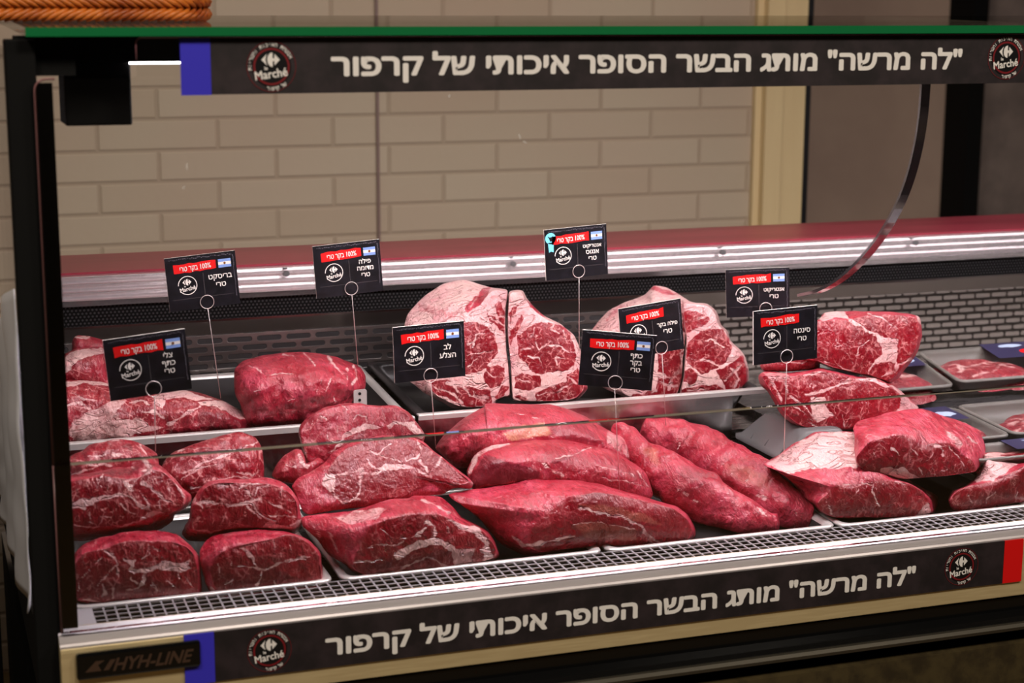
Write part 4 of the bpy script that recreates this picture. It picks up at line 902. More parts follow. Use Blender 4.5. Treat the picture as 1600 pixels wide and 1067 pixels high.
# rib roasts
GR = 'rib roasts in the rear dark pan'
meat('rib_roast', 'fat-covered rib roast half at the centre back, left half of the taller pair',
     R1(60,400, 90,310, 170,210, 250,140, 370,70, 480,40, 560,40, 680,75, 760,100, 870,115, 882,150, 868,280, 868,420, 878,600, 898,780, 903,960, 860,970, 790,1000, 760,1050, 560,1060, 440,1055, 350,1000, 200,920, 110,850, 60,780, 40,600), 2.375, RL,
     R1(300,560, 420,440, 530,350, 650,250, 740,140, 790,118, 875,135, 862,280, 862,420, 874,600, 888,780, 893,950, 850,960, 780,1000, 740,1040, 560,1050, 440,1020, 330,960, 270,880, 260,760), top=.11, side=.05, bot=.02, thick=.2, tilt=.14, seed=31, marb=.95, base=1.0, group=GR, N=280, NA=50, feats=[
     PF(R1,545,380, 620,365, 700,400, 780,470, 800,560, 810,620, 760,670, 720,730, 650,770, 550,780, 420,700, 400,560, 450,430, ch='lean'), PF(R1,710,290, 760,310, 800,370, 845,400, 853,470, 800,410, 730,370, ch='lean'), PF(R1,780,230, 820,205, 840,260, 858,300, 855,400, 810,350, 790,290, ch='lean'), PF(R1,680,800, 720,730, 800,705, 860,740, 860,820, 830,880, 740,900, 700,860, ch='lean'),
     PF(R1,480,870, 600,890, 740,920, 760,980, 740,1035, 560,1045, 400,980, 280,920, 270,840, 400,825, ch='lean'), PF(R1,780,960, 840,880, 890,890, 850,955, 800,990, ch='lean'), PF(R1,540,260, 640,150, 690,90, 750,90, 740,140, 660,230, 560,290, ch='lean'), PF(R1,160,220, 340,260, 440,300, 300,310, 180,290, ch='lean', st=.45), PF(R1,380,300, 500,280, 460,360, 380,340, ch='lean', st=.45),
     S_(R1,3.5,660,100, 640,170, 590,240), S_(R1,2.5,560,540, 640,500), S_(R1,2.5,560,640, 660,620, 760,600), S_(R1,2.5,560,720, 640,660), S_(R1,2.5,600,560, 620,480, 700,450), S_(R1,4,400,850, 520,890, 600,960, 720,970), S_(R1,3,300,880, 420,930, 520,1010), S_(R1,3,600,900, 640,980, 720,1000), S_(R1,3,730,300, 790,330, 850,330), S_(R1,3,730,330, 800,380), S_(R1,2.5,700,760, 760,800, 840,790), S_(R1,3,450,860, 470,930)])
meat('rib_roast', 'marbled rib roast half at the centre back, right half of the taller pair',
     R1(886,150, 920,120, 1000,125, 1040,190, 1110,270, 1190,330, 1300,390, 1400,470, 1440,540, 1470,640, 1490,800, 1510,900, 1450,980, 1350,1005, 1150,1010, 940,1005, 912,970, 903,780, 888,600, 874,420), 2.372, RL,
     R1(893,170, 925,135, 990,140, 1025,200, 1100,285, 1180,345, 1290,405, 1385,480, 1425,550, 1455,640, 1475,800, 1490,890, 1430,965, 1340,992, 1150,998, 950,995, 920,960, 910,780, 895,600, 882,420), top=.06, side=.04, bot=.02, thick=.2, tilt=.14, seed=32, marb=.95, base=1.0, group=GR, N=280, NA=54, feats=[
     PF(R1,960,480, 1040,410, 1130,380, 1230,375, 1330,410, 1370,470, 1410,560, 1430,640, 1400,720, 1330,760, 1150,785, 1060,750, 1010,690, 960,640, ch='lean'), PF(R1,890,420, 900,330, 940,300, 960,240, 920,250, 890,310, ch='lean'), PF(R1,905,440, 990,315, 1010,340, 980,420, 920,520, 890,560, ch='lean'), PF(R1,930,820, 1010,775, 1140,795, 1150,880, 1070,920, 940,890, ch='lean'), PF(R1,1100,940, 1280,860, 1340,850, 1350,780, 1430,740, 1490,820, 1500,900, 1430,980, 1250,1000, 1100,1000, ch='lean'),
     PF(R1,1030,190, 1110,260, 1190,340, 1140,320, 1050,240, ch='lean'), PF(R1,930,960, 990,960, 1060,1000, 980,1000, ch='lean'), S_(R1,3,1200,550, 1300,570, 1380,610), S_(R1,3,1200,550, 1140,590, 1110,540), S_(R1,2.5,1250,380, 1220,440, 1290,460), S_(R1,2.5,1040,640, 1130,660, 1160,740), S_(R1,2.5,1270,710, 1260,650, 1340,660), S_(R1,2.5,1000,500, 1080,480, 1100,420), S_(R1,2,1320,430, 1350,540), S_(R1,2,980,600, 1060,580), S_(R1,3,1120,960, 1250,930, 1400,860), S_(R1,3,1250,880, 1300,980), S_(R1,3,1360,800, 1420,860), S_(R1,3,900,360, 940,340, 930,420), S_(R1,2.5,960,830, 1060,850)])
meat('rib_roast', 'left half of the shorter rib roast pair, mostly hidden behind two signs',
     R2(80,480, 120,390, 200,290, 270,220, 400,160, 550,100, 620,30, 720,50, 830,110, 900,160, 880,250, 878,420, 856,600, 846,750, 816,880, 780,910, 600,925, 420,925, 300,880, 200,830, 120,700), 2.395, RL,
     R2(420,420, 600,250, 760,170, 860,190, 870,300, 868,420, 848,600, 836,750, 806,880, 770,900, 600,915, 430,915, 360,850, 340,600), top=.10, side=.05, bot=.015, thick=.19, tilt=.14, seed=33, marb=.8, base=1.0, group=GR, N=260, NA=46, feats=[
     PF(R2,430,890, 640,860, 650,700, 700,660, 800,600, 860,545, 850,640, 840,700, 820,850, 790,900, 600,918, 440,918, ch='lean'), PF(R2,580,60, 640,30, 830,110, 700,100, ch='lean', st=.7), PF(R2,840,240, 880,230, 870,420, 850,400, ch='lean'), PF(R2,230,280, 330,190, 390,180, 330,250, 250,330, ch='lean', st=.5), PF(R2,650,550, 840,540, 800,600, 650,690, ch='lean'),
     S_(R2,9,650,740, 760,760, 840,700, 850,600), S_(R2,4,650,790, 720,820, 800,840), S_(R2,5,760,760, 740,860), S_(R2,4,430,870, 560,890, 640,870)])
meat('rib_roast', 'right half of the shorter rib roast pair, with a large red eye',
     R2(845,150, 940,165, 1040,175, 1110,230, 1150,340, 1200,390, 1230,470, 1300,540, 1340,590, 1370,690, 1370,790, 1320,860, 1150,890, 950,900, 835,910, 824,880, 852,750, 862,600, 872,450, 852,300), 2.365, RL,
     R2(858,190, 940,180, 1030,190, 1090,240, 1130,350, 1180,400, 1210,475, 1280,550, 1318,600, 1348,690, 1350,785, 1300,845, 1150,876, 950,888, 850,895, 838,870, 862,750, 872,600, 880,450, 864,300), top=.07, side=.04, bot=.015, thick=.18, tilt=.14, seed=34, marb=.75, base=1.0, group=GR, N=270, NA=50, feats=[
     PF(R2,890,480, 950,420, 1050,370, 1170,370, 1220,450, 1240,540, 1200,620, 1140,690, 1010,740, 930,670, 880,650, 870,560, ch='lean'), PF(R2,860,700, 920,680, 980,740, 960,800, 900,820, 850,780, ch='lean'), PF(R2,1120,720, 1230,640, 1320,590, 1365,700, 1345,820, 1200,870, 1160,780, ch='lean'), PF(R2,840,860, 960,830, 1100,810, 1190,860, 1150,890, 840,910, ch='lean'), PF(R2,850,240, 900,230, 950,240, 1010,260, 1060,310, 1000,350, 920,390, 880,420, 860,330, ch='lean'),
     S_(R2,3,1000,620, 1100,640, 1160,680), S_(R2,2.5,900,580, 960,540), S_(R2,2.5,960,480, 1080,460, 1180,520), S_(R2,3,1230,680, 1290,760, 1250,840), S_(R2,3,1180,780, 1260,720, 1330,660), S_(R2,4,880,310, 960,300, 1020,280), S_(R2,2.5,880,870, 1000,850, 1100,880)])

# sirloins at the right
GL = 'strip loin and sirloin pieces at the right'
meat('sirloin', 'bright red sirloin with a white fat nugget, top of the right-hand stack',
     R4(400,300, 440,160, 545,150, 600,95, 780,85, 960,80, 1080,85, 1200,95, 1330,115, 1365,150, 1375,280, 1340,400, 1300,470, 1240,540, 1190,610, 1120,655, 1050,640, 950,600, 800,570, 640,530, 540,490, 430,470), 2.22, -.60,
     R4(430,300, 460,180, 560,160, 700,150, 800,150, 960,110, 1200,115, 1320,135, 1345,180, 1350,280, 1315,395, 1275,460, 1215,530, 1170,590, 1115,630, 1050,620, 950,585, 800,555, 640,515, 550,475, 450,450), top=.07, side=.025, bot=.03, thick=.13, tilt=.25, seed=41, marb=.6, group=GL, N=270, NA=46, feats=[
     PF(R4,1000,260, 1090,290, 1180,300, 1180,400, 1170,490, 1080,490, 1000,500, 960,560, 930,590, 1000,470, 1060,420, 1040,330), S_(R4,5,780,130, 850,180, 930,240, 1010,270), PF(R4,545,150, 600,92, 760,86, 800,140, 650,150), S_(R4,2.5,950,100, 1060,130, 1120,180, 1200,230), S_(R4,4,1060,600, 1150,560, 1200,500, 1290,460), S_(R4,3,600,480, 700,520, 850,560, 930,590), S_(R4,5,1330,118, 1365,170), S_(R4,2,640,400, 720,360, 700,300), S_(R4,2,860,440, 880,360, 960,310), S_(R4,2,1200,120, 1260,180), S_(R4,2,780,420, 830,500), S_(R4,3,1180,490, 1150,560)])
meat('sirloin', 'dark red sirloin with fat on both sides, under the top one of the right-hand stack',
     R4(75,600, 130,560, 300,570, 500,545, 580,530, 700,560, 870,600, 1000,610, 1100,650, 1200,710, 1280,780, 1350,850, 1330,960, 1200,1010, 1000,1030, 850,1040, 700,1037, 520,1040, 380,1000, 280,930, 210,830, 150,720, 90,660), 2.175, -.628,
     R4(110,600, 200,600, 400,590, 560,555, 700,580, 870,615, 1000,620, 1090,660, 1170,720, 1210,780, 1200,850, 1150,930, 1000,990, 850,1015, 700,1015, 520,1020, 400,980, 310,910, 240,810, 180,720), top=.06, side=.03, bot=.03, thick=.13, tilt=.25, seed=42, marb=.65, group=GL, N=270, NA=46, feats=[
     PF(R4,490,770, 600,760, 610,850, 680,900, 600,930, 540,960, 500,900), PF(R4,1100,670, 1200,710, 1350,850, 1340,960, 1150,900, 1210,800, 1200,740), PF(R4,860,620, 980,610, 1080,650, 1120,690, 1000,650, 880,640), S_(R4,5,450,750, 600,710, 740,660, 800,640), S_(R4,3,350,830, 430,880, 500,950), S_(R4,3,190,650, 260,800), S_(R4,4,480,960, 560,1000, 660,1010), PF(R4,110,580, 300,570, 330,620, 200,650, st=.5), S_(R4,2.5,740,900, 760,1000), S_(R4,3,290,640, 310,730), S_(R4,2.5,340,760, 460,860, 520,940), S_(R4,2,400,620, 560,560)])
meat('sirloin_end', 'thin dark meat end showing under the lowest right-hand sign',
     R4(90,500, 200,440, 400,420, 550,430, 560,530, 400,560, 150,560, 100,540), 2.245, -.60, top=.03, side=.02, thick=.07, tilt=.2, seed=43, marb=.5, cut=.8, group=GL, feats=[S_(R4,3,330,480, 420,500, 500,470)])
meat('strip_loin', 'strip loin with thick white fat cap, in front of the upturned tray',
     R5(70,560, 200,480, 300,400, 400,350, 500,295, 700,290, 850,295, 1000,340, 1130,450, 1220,600, 1300,700, 1400,760, 1520,830, 1500,960, 1400,1000, 1200,1010, 900,1015, 650,1010, 540,960, 480,900, 400,850, 300,700, 150,600), 2.022, FL,
     R5(520,880, 600,810, 660,740, 760,730, 900,720, 1020,700, 1250,715, 1380,780, 1440,860, 1470,960, 1380,990, 1200,1000, 900,1005, 660,1000, 560,950), top=.10, side=.085, bot=.045, thick=.14, tilt=.12, seed=44, marb=.4, group=GL, N=300, feats=[
     PF(R5,90,560, 200,480, 400,350, 500,295, 700,290, 850,295, 1000,340, 1060,480, 1000,590, 700,590, 520,600, 380,620, 280,650, 180,600), PF(R5,1330,990, 1440,880, 1470,960, 1440,985), S_(R5,4,680,730, 780,735), S_(R5,3,900,715, 980,735, 960,790, 1040,900), S_(R5,2.5,850,800, 870,760), S_(R5,2.5,600,880, 640,980), PF(R5,1380,740, 1500,760, 1440,830, st=.8), S_(R5,4,1180,710, 1260,720), S_(R5,2,760,880, 800,930), S_(R5,2,1100,800, 1140,850)])
meat('strip_loin', 'large strip loin with a dark cut face, on top of the right front pile',
     R6(70,260, 110,200, 250,170, 330,140, 420,125, 520,105, 650,100, 750,130, 850,170, 950,200, 1050,240, 1130,300, 1170,400, 1170,480, 1140,570, 1100,650, 1050,720, 990,775, 920,790, 840,770, 760,735, 600,720, 430,690, 310,650, 160,625, 90,560, 80,450, 80,330), 2.035, -.664,
     R6(100,500, 200,390, 330,340, 450,320, 550,350, 640,400, 760,385, 860,400, 950,470, 1050,520, 1090,590, 1070,680, 990,750, 900,770, 780,720, 600,700, 430,670, 300,630, 170,610, 110,560), top=.09, side=.035, bot=.03, thick=.15, tilt=.16, seed=45, marb=.4, group=GL, N=300, feats=[
     PF(R6,300,600, 340,585, 420,600, 490,580, 560,640, 680,690, 790,740, 600,715, 430,685, 310,650), S_(R6,2.5,390,430, 460,480), S_(R6,2.5,740,460, 680,540), S_(R6,5,760,410, 800,420, 820,490), S_(R6,2.5,870,410, 950,500, 990,570), PF(R6,1060,650, 1000,740, 900,790, 850,770, 960,740, 1020,680), PF(R6,830,270, 900,300, 960,340, 1000,400, 950,440, 880,350, st=.6), S_(R6,2.5,550,430, 600,480), S_(R6,2.5,620,600, 660,650), S_(R6,2,240,460, 260,500), S_(R6,2,180,330, 250,270), S_(R6,3,1000,300, 1100,400), S_(R6,2,780,620, 860,600)])
meat('strip_loin', 'strip loin with a yellowish fat top at the right edge of the picture, front row',
     R6(1010,740, 1090,660, 1150,560, 1170,470, 1250,460, 1340,470, 1494,520, 1600,530, 1640,700, 1600,860, 1400,890, 1200,930, 1000,960, 900,940, 860,860, 900,780), 2.018, FL,
     R6(880,860, 930,790, 1050,740, 1250,700, 1360,650, 1540,560, 1620,640, 1590,850, 1380,880, 1200,910, 1000,940, 910,920), top=.06, side=.03, thick=.10, tilt=.12, seed=46, marb=.5, group=GL, N=260, feats=[
     PF(R6,1090,690, 1120,620, 1150,550, 1170,470, 1300,465, 1494,520, 1400,590, 1340,640, 1270,660, 1240,700, 1110,710), S_(R6,2.5,1030,820, 1060,880), S_(R6,2.5,1180,850, 1250,790), S_(R6,3,1440,800, 1420,870), ('film','p',0,.5,R6(1090,690, 1120,620, 1300,600, 1260,660, 1240,700, 1110,710))])

# ------------------------------------------------------------------ packaged meat at the right
def packed(label, x0, x1, y0, y1, zf, zb, lab, meats, seed, mlabel):
    t = pan('meat_tray', label, x0, x1, y0, y1, zf, zb, .030, M['grey_plastic'], flange=.006, group='packed meat trays', inset=.008)
    zt = lambda y: zf + (zb - zf) * (y - y0) / (y1 - y0)
    b = MB(); b.add([(x0 + .004, y0 + .004, zt(y0) + .0008), (x1 - .004, y0 + .004, zt(y0) + .0008), (x1 - .004, y1 - .004, zt(y1) + .0008), (x0 + .004, y1 - .004, zt(y1) + .0008)], [(0, 1, 2, 3)]); b.build('cling_film', M['film'], t)
    if lab:
        u0, u1, v0, v1 = lab; sl = (zb - zf) / (y1 - y0)
        o = np.array([x0, y0, zf + .0018]); f = Flat(o, ((x1 - x0), 0, 0), (0, (y1 - y0), zb - zf))
        f.poly([(u0, v0), (u1, v0), (u1, v1), (u0, v1)], .0, 0)
        rnd = random.Random(seed); W_, H_ = u1 - u0, v1 - v0
        # red oval, pale blue patches and scribbled white print
        f.poly([(u0 + W_ * (.45 + .16 * math.cos(a * math.pi / 10)), v0 + H_ * (.34 + .20 * math.sin(a * math.pi / 10))) for a in range(20)], .0003, 1)
        for cx, cy, rx, ry in ((.80, .44, .15, .20), (.28, .78, .13, .12), (.55, .84, .08, .09)):
            f.poly([(u0 + W_ * (cx + rx * math.cos(a * math.pi / 8) * rnd.uniform(.8, 1.1)), v0 + H_ * (cy + ry * math.sin(a * math.pi / 8) * rnd.uniform(.7, 1.1))) for a in range(16)], .0003, 2)
        lb = f.mb.build('label', [M['label_navy'], M['red_print'], mat('label_pale', lin(170, 186, 214), .4)], t)
        lb['label'] = 'navy label with a red oval and pale blue patches'
    rnd = random.Random(seed + 50)
    for (cx, cy, rx, ry, hh, ml) in meats:
        mbv, mbf = [], []; nr, na = 22, 60; px, py = x0 + (x1 - x0) * cx, y0 + (y1 - y0) * cy; zz = zt(py) - .026
        for i in range(nr + 1):
            for k in range(na):
                a = 2 * math.pi * k / na; r = i / nr; w_ = 1 + .13 * math.sin(2 * a + seed) + .06 * math.sin(5 * a + seed * 2)
                x, y = px + rx * math.copysign(abs(math.cos(a)) ** .75, math.cos(a)) * r * w_, py + ry * math.copysign(abs(math.sin(a)) ** .75, math.sin(a)) * r * w_
                z = zz + hh * (1 - r ** 4) ** .5 + noise.noise(Vector((x * 40, y * 40, seed))) * .004 + (y - py) * (zb - zf) / (y1 - y0)
                mbv.append((x, y, z))
        mbf = [(i * na + k, i * na + (k + 1) % na, (i + 1) * na + (k + 1) % na, (i + 1) * na + k) for i in range(nr) for k in range(na)] + [tuple(nr * na + k for k in range(na))[::-1]]
        V = np.array(mbv); q = np.column_stack([V[:, 0], V[:, 1]]) * 1100
        ft = [('fat', 's', rnd.uniform(3, 7), .9, [(px * 1100 - rx * 1000, (py + ry * rnd.uniform(-.6, .6)) * 1100), (px * 1100, (py + ry * rnd.uniform(-.6, .6)) * 1100), (px * 1100 + rx * 1000, (py + ry * rnd.uniform(-.6, .6)) * 1100)]) for _ in range(4)]
        ch = channels(q, ft, seed)
        finish('sliced_beef', ml, 'meat', 'sliced beef in trays', V, mbf, dict(ch, cut=np.full(len(V), .7), marbling=np.full(len(V), .9)), (px, py, zz))
packed('grey packed meat tray with a navy label at the right edge, back row', 1.588, 1.90, 2.34, 2.47, Z(-.607), Z(-.582), (.40, 1.0, .55, 1.02), [(.28, .44, .085, .052, .022, 'marbled beef slices in the labelled back-row tray at the right edge')], 3, '')
packed('grey packed meat tray behind the top sirloin, back row', 1.30, 1.582, 2.34, 2.47, Z(-.612), Z(-.587), (.42, .98, .60, 1.0), [(.72, .36, .065, .042, .024, 'beef slices in the back-row tray right behind the sirloins')], 4, '')
packed('grey packed meat tray with a navy label behind the large strip loin, middle row', 1.312, 1.540, 2.125, 2.28, Z(-.640), Z(-.632), (.26, .93, .56, 1.0), [(.66, .28, .06, .042, .034, 'beef slice with a pale fat wedge in the middle-row tray behind the large strip loin')], 5, '')
packed('grey packed meat tray at the right edge, middle row', 1.548, 1.86, 2.13, 2.29, Z(-.640), Z(-.632), None, [(.34, .42, .09, .06, .020, 'beef slices in the unlabelled tray at the right edge, middle row')], 6, '')
packed('packed meat tray with navy label, right behind the yellowish strip loin', 1.43, 1.74, 2.055, 2.122, Z(-.652), Z(-.648), (.28, .95, .35, 1.0), [(.25, .4, .06, .024, .020, 'pale beef slices in the front-row tray at the right edge')], 7, '')
t = thing('tray_riser', 'dark riser block under the packed meat trays at the right', 'riser', (1.6, 2.2, Z(-.742)))
b = MB(); b.box(1.505, 2.2, 2.128, 2.30, Z(-.7415), Z(-.672)); b.build('lower_step', M['liner'], t)
b = MB(); b.box(1.245, 2.2, 2.352, 2.50, Z(-.654), Z(-.641)); b.build('upper_step', M['liner'], t)

# ------------------------------------------------------------------ price signs
SW, SH = .098, .075
def price_sign(label, lines, c, Y, roll, yaw, foot, fY, flag=True, ring=(.03, -.40), ribbon=False):
    o = P(c[0], c[1], Y); ft = P(foot[0], foot[1], fY)
    ro, ya = math.radians(roll), math.radians(yaw)
    u = np.array([math.cos(ya) * math.cos(ro), -math.sin(ya) * math.cos(ro), math.sin(ro)]); n = np.array([-math.sin(ya), -math.cos(ya), 0.])
    v = np.cross(n, u); v /= np.linalg.norm(v)
    t = thing('price_sign', label, 'price sign', tuple(ft), 'price signs stuck in the meat')
    b = MB(); q = [(-.5, -.5), (.5, -.5), (.5, .5), (-.5, .5)]
    pt = lambda a, c_, l: o + u * a * SW + v * c_ * SH + n * l
    vs = [pt(x, y, 0) for x, y in q] + [pt(x, y, -.0022) for x, y in q]
    b.add(vs, [(0, 3, 2, 1), (4, 5, 6, 7), (0, 1, 5, 4), (1, 2, 6, 5), (2, 3, 7, 6), (3, 0, 4, 7)][0:1], 0)
    b.add(vs, [(4, 5, 6, 7), (0, 1, 5, 4), (1, 2, 6, 5), (2, 3, 7, 6), (3, 0, 4, 7)], 1)
    b.build('card', [M['sign_slate'], M['sign_white']], t)
    F = lambda: Flat(o + n * .0003, u * SW, v * SW)          # isotropic units of the card width
    A = SH / SW; X = lambda x: x - .5; Yv = lambda y: (y - .5) * A
    f = F(); rnd = random.Random(len(label))
    tp = [(X(.11 + .60 * k / 8), Yv(.855 + .025 * k / 8 + rnd.uniform(-.012, .012))) for k in range(9)]; bt = [(X(.115 + .595 * k / 8), Yv(.690 + .022 * k / 8 + rnd.uniform(-.012, .012))) for k in range(9)]
    f.poly(bt + tp[::-1], .0, 0); f.mb.build('red_stripe', M['red_print'], t)
    f = F()
    f.text(HE('בקר טרי') + ' 100%', X(.42), Yv(.735), width=.44, height=.072, lift=.0004, bold=.014, rot=.03)
    h = .072 if len(lines) < 3 else .066; st = .150 if len(lines) < 3 else .128; y = .50 + st * (len(lines) - 1) / 2 - .055
    if ribbon: y -= .0
    for k, l in enumerate(lines): f.text(HE(l), X(.755), Yv(y - k * st), height=h * (.80 if len(l) > 7 else 1), lift=.0004, bold=.018, rot=.0)
    f.mb.build('lettering', M['sign_white'], t)
    f = F(); emblem(f, (X(.285), Yv(.46)), .135, False); f.mb.build('emblem', M['sign_white'], t)
    f = F()
    for k in range(46):
        x0_ = .07 + .86 * k / 46
        f.poly([(X(x0_), Yv(.205)), (X(x0_ + .007), Yv(.205)), (X(x0_ + .007), Yv(.214)), (X(x0_), Yv(.214))], .0)
    for k in range(30):
        y0_ = .235 + .43 * k / 30; f.poly([(X(.515), Yv(y0_)), (X(.521), Yv(y0_)), (X(.521), Yv(y0_ + .008)), (X(.515), Yv(y0_ + .008))], .0)
    f.mb.build('dotted_lines', mat('dot_grey', lin(104, 98, 98), .6), t)
    f = F()
    for k in range(34):
        x0_ = .06 + .9 * k / 34; w_ = rnd.uniform(.008, .024); y_ = .945 + rnd.uniform(-.010, .012); f.poly([(X(x0_), Yv(y_)), (X(x0_ + w_), Yv(y_ - .004)), (X(x0_ + w_), Yv(y_ + .014)), (X(x0_), Yv(y_ + .018))], .0)
    for k in range(22):
        y_ = .16 + .78 * k / 22; w_ = rnd.uniform(.006, .014); x0_ = .955 + rnd.uniform(-.004, .006); f.poly([(X(x0_), Yv(y_)), (X(x0_ + w_), Yv(y_)), (X(x0_ + w_), Yv(y_ + .03)), (X(x0_), Yv(y_ + .026))], .0)
    f.mb.build('chalk_border', mat('chalk', lin(84, 80, 88), .7), t)
    if flag:
        f = F(); x0_, x1_, y0_, y1_ = .745, .925, .715, .872
        for k, mi in ((0, 0), (1, 1), (2, 0)):
            a, c_ = y0_ + (y1_ - y0_) * k / 3, y0_ + (y1_ - y0_) * (k + 1) / 3; f.poly([(X(x0_), Yv(a)), (X(x1_), Yv(a)), (X(x1_), Yv(c_)), (X(x0_), Yv(c_))], .0, mi)
        f.disc((X((x0_ + x1_) / 2), Yv((y0_ + y1_) / 2)), .017, .0003, 2); f.mb.build('flag', [M['sky_print'], M['sign_white'], M['sun_print']], t)
    if ribbon:
        f = F(); cx, cy = X(.098), Yv(.82); f.disc((cx, cy), .085, .0, 0); f.poly([(cx - .045, cy - .06), (cx - .035, cy - .21), (cx, cy - .195), (cx + .04, cy - .21), (cx + .045, cy - .06)], .0, 0)
        bull = [(-.045, .035), (-.03, .03), (-.018, .018), (0, .022), (.018, .02), (.03, .032), (.046, .036), (.036, .016), (.026, .006), (.024, -.014), (.01, -.038), (-.002, -.046), (-.014, -.034), (-.02, -.012), (-.026, .006), (-.036, .018)]
        f.poly([(cx + a, cy + c_) for a, c_ in bull], .0004, 1); f.mb.build('ribbon_badge', [M['aqua_print'], M['black']], t)
    rc = o + u * ring[0] * SW + v * ring[1] * SH + n * .0016
    b = MB(); rr = .0094
    b.tube([rc + u * math.cos(a * math.pi / 18) * rr + v * math.sin(a * math.pi / 18) * rr for a in range(36)], .00055, 6, closed=True)
    sp = rc - v * rr; b.build('wire_ring', M['wire'], t, smooth=True)
    b = MB(); b.tube([sp, sp * .5 + ft * .5, ft], .00052, 6); b.build('wire_stem', M['wire'], t, smooth=True)
LX = 'the front left, over the fatty brisket'
price_sign('tilted black price sign reading צלי כתף טרי, in front of the brisket', ['צלי', 'כתף', 'טרי'], (231, 570), 2.065, 5.0, 0, (243, 705), 2.085, ring=(.03, -.40))
price_sign('black price sign reading בריסקט טרי, high at the left against the metal ledge', ['בריסקט', 'טרי'], (316.5, 439.5), 2.37, 4.4, 0, (345, 622), 2.42, ring=(.03, -.39))
price_sign('black price sign reading פילה מדומה טרי, high above the round roast', ['פילה', 'מדומה', 'טרי'], (544, 420), 2.38, 3.9, 0, (561, 592), 2.46, ring=(.02, -.38))
price_sign('price sign with a light blue ribbon badge, high above the centre rib roasts', ['אנטריקוט', 'אנגוס', 'טרי'], (900.5, 394), 2.345, 3.2, 0, (905, 560), 2.39, ring=(.02, -.38), ribbon=True)
price_sign('black price sign reading לב הצלע, before the tall rib roast pair', ['לב', 'הצלע'], (671, 550), 2.155, 1.9, 0, (681, 700), 2.18, ring=(.0, -.42))
price_sign('black price sign reading כתף בקר טרי, facing front over the lean shoulder muscles', ['כתף', 'בקר', 'טרי'], (964.5, 563), 2.07, -4.2, 21, (968, 766), 2.10, ring=(.0, -.40))
price_sign('black price sign without a flag reading פילה בקר טרי, tilted behind the front sign', ['פילה בקר', 'טרי'], (1018, 514), 2.25, 6.0, 0, (1042, 690), 2.28, flag=False, ring=(.13, -.40))
price_sign('dark violet price sign reading אנטריקוט טרי, high at the right behind another sign', ['אנטריקוט', 'טרי'], (1184, 457), 2.36, 2.8, 20, (1196, 600), 2.42, ring=(.12, -.34))
price_sign('black price sign without a flag reading סינטה טרי, left of the top sirloin', ['סינטה', 'טרי'], (1227.5, 523.5), 2.075, 2.1, 0, (1225, 704), 2.11, flag=False, ring=(.01, -.40))

# ------------------------------------------------------------------ basket, plastic sheet, cable
bk = thing('wicker_basket', 'orange-brown plaited wicker basket on the glass shelf, top left corner', 'basket', (.06, 2.19, Z(-.0285)))
def outline(cx, cy, hx, hy, r, n):
    pts = []; seg = [(cx + hx - r, cy + hy - r, 0), (cx - hx + r, cy + hy - r, 90), (cx - hx + r, cy - hy + r, 180), (cx + hx - r, cy - hy + r, 270)]
    for a, c_, a0 in seg:
        for i in range(8): an = math.radians(a0 + 90 * i / 7); pts.append((a + r * math.cos(an), c_ + r * math.sin(an)))
    q = np.array(pts + pts[:1]); d = np.r_[0, np.cumsum(np.linalg.norm(np.diff(q, axis=0), axis=1))]; s = np.linspace(0, d[-1], n, endpoint=False)
    return np.column_stack([np.interp(s, d, q[:, 0]), np.interp(s, d, q[:, 1])])
OX, OY, HX, HY = .06, 2.19, .288, .135
zb0 = Z(-.0285)
b = MB(); ol = outline(OX, OY, HX - .012, HY - .012, .05, 60)
b.add([(x, y, zb0 + .004) for x, y in ol], [tuple(range(60))], 0)
for zz in (0, 1):
    pass
b.add([(x, y, zb0 + .004) for x, y in ol] + [(x, y, zb0 + .13) for x, y in ol], [(i, (i + 1) % 60, 60 + (i + 1) % 60, 60 + i) for i in range(60)], 0)
b.build('inner_wall', M['wicker_dark'], bk)
b = MB(); n_ = 200
o1 = outline(OX, OY, HX, HY, .055, n_ * 4)
nx = np.roll(o1, -1, 0) - np.roll(o1, 1, 0); nx /= np.linalg.norm(nx, axis=1)[:, None]; nx = np.column_stack([nx[:, 1], -nx[:, 0]])
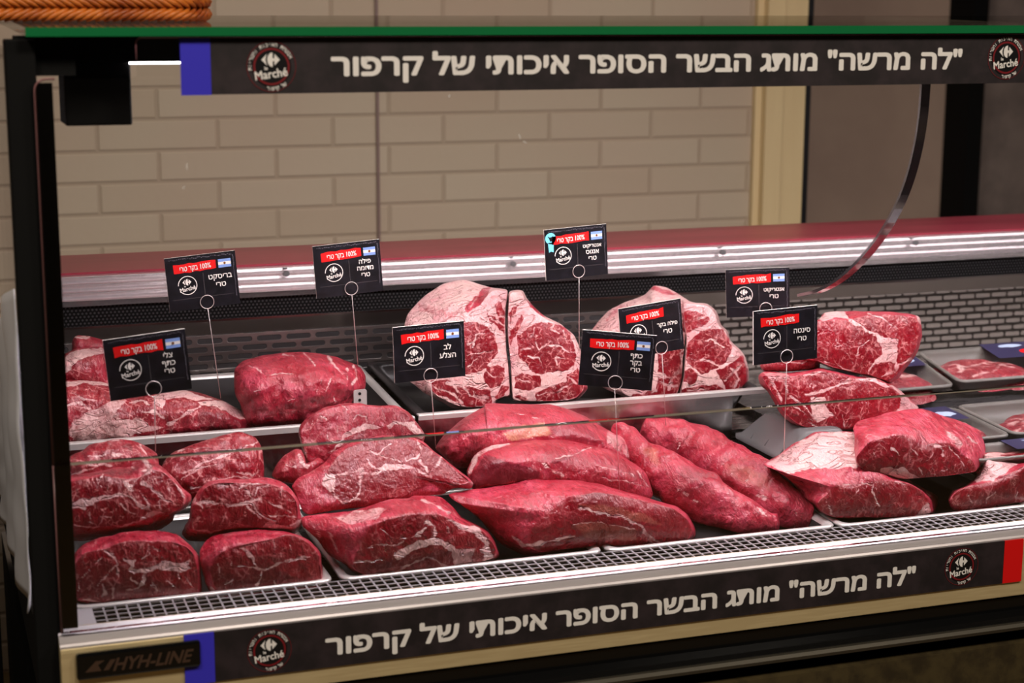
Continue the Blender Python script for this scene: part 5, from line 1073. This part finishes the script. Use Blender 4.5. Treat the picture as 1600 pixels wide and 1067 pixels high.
for row in range(9):
    z0 = zb0 + .0075 + row * .0145; sgn = 1 if row % 2 == 0 else -1
    for i in range(0, n_ * 4, 5):
        pts_ = []
        for k in range(5):
            j = (i + sgn * int((k - 2) * 4)) % (n_ * 4); bul = .0055 * math.sin(math.pi * k / 4)
            pts_.append((o1[j][0] + nx[j][0] * bul, o1[j][1] + nx[j][1] * bul, z0 + (k - 2) * .0037))
        b.tube(pts_, [.0016, .0029, .0032, .0029, .0016], 6)
b.build('plaited_wall', M['wicker'], bk, smooth=True)
b = MB(); o2 = outline(OX, OY, HX, HY, .055, 160)
b.tube([(x, y, zb0 + .142) for x, y in o2], .011, 8, closed=True); b.tube([(x, y, zb0 + .004) for x, y in o2], .0035, 6, closed=True); b.build('rim', M['wicker'], bk, smooth=True)

ps = thing('plastic_liner', 'white translucent plastic liner draped on the left end pane beside the black post', 'plastic liner', (.10, 2.4, Z(-.69)))
b = MB(); nu, nv = 60, 30; vs = []
for j in range(nv + 1):
    tv = j / nv
    for i in range(nu + 1):
        tu = i / nu; y = 1.94 + .95 * tu; zt_ = Z(-.315 - .42 * (tu ** 1.25)); zb_ = Z(-.688 - .050 * tu)
        z = zb_ + (max(zt_, zb_ + .03) - zb_) * tv
        x = .099 + .0045 * math.sin(tu * 34 + 2.2 * math.sin(tv * 2.6)) + .004 * noise.noise(Vector((tu * 9, tv * 6, 3)))
        vs.append((x, y, z))
b.add(vs, [(j * (nu + 1) + i, j * (nu + 1) + i + 1, (j + 1) * (nu + 1) + i + 1, (j + 1) * (nu + 1) + i) for j in range(nv) for i in range(nu)])
sh = b.build('sheet', M['plastic_white'], ps, smooth=True); so = sh.modifiers.new('thickness', 'SOLIDIFY'); so.thickness = .0012
cb = thing('cable', 'thin white cable on the wall at the left edge', 'cable', tuple(P(5, 465, 3.58)))
b = MB(); b.tube([P(-60, 505, 3.58), P(-25, 485, 3.585), P(0, 470, 3.588), P(10, 462, 3.59), P(20, 448, 3.59), P(30, 430, 3.59), P(60, 390, 3.59)], .0045, 8); b.build('cord', M['plastic_white'], cb, smooth=True)
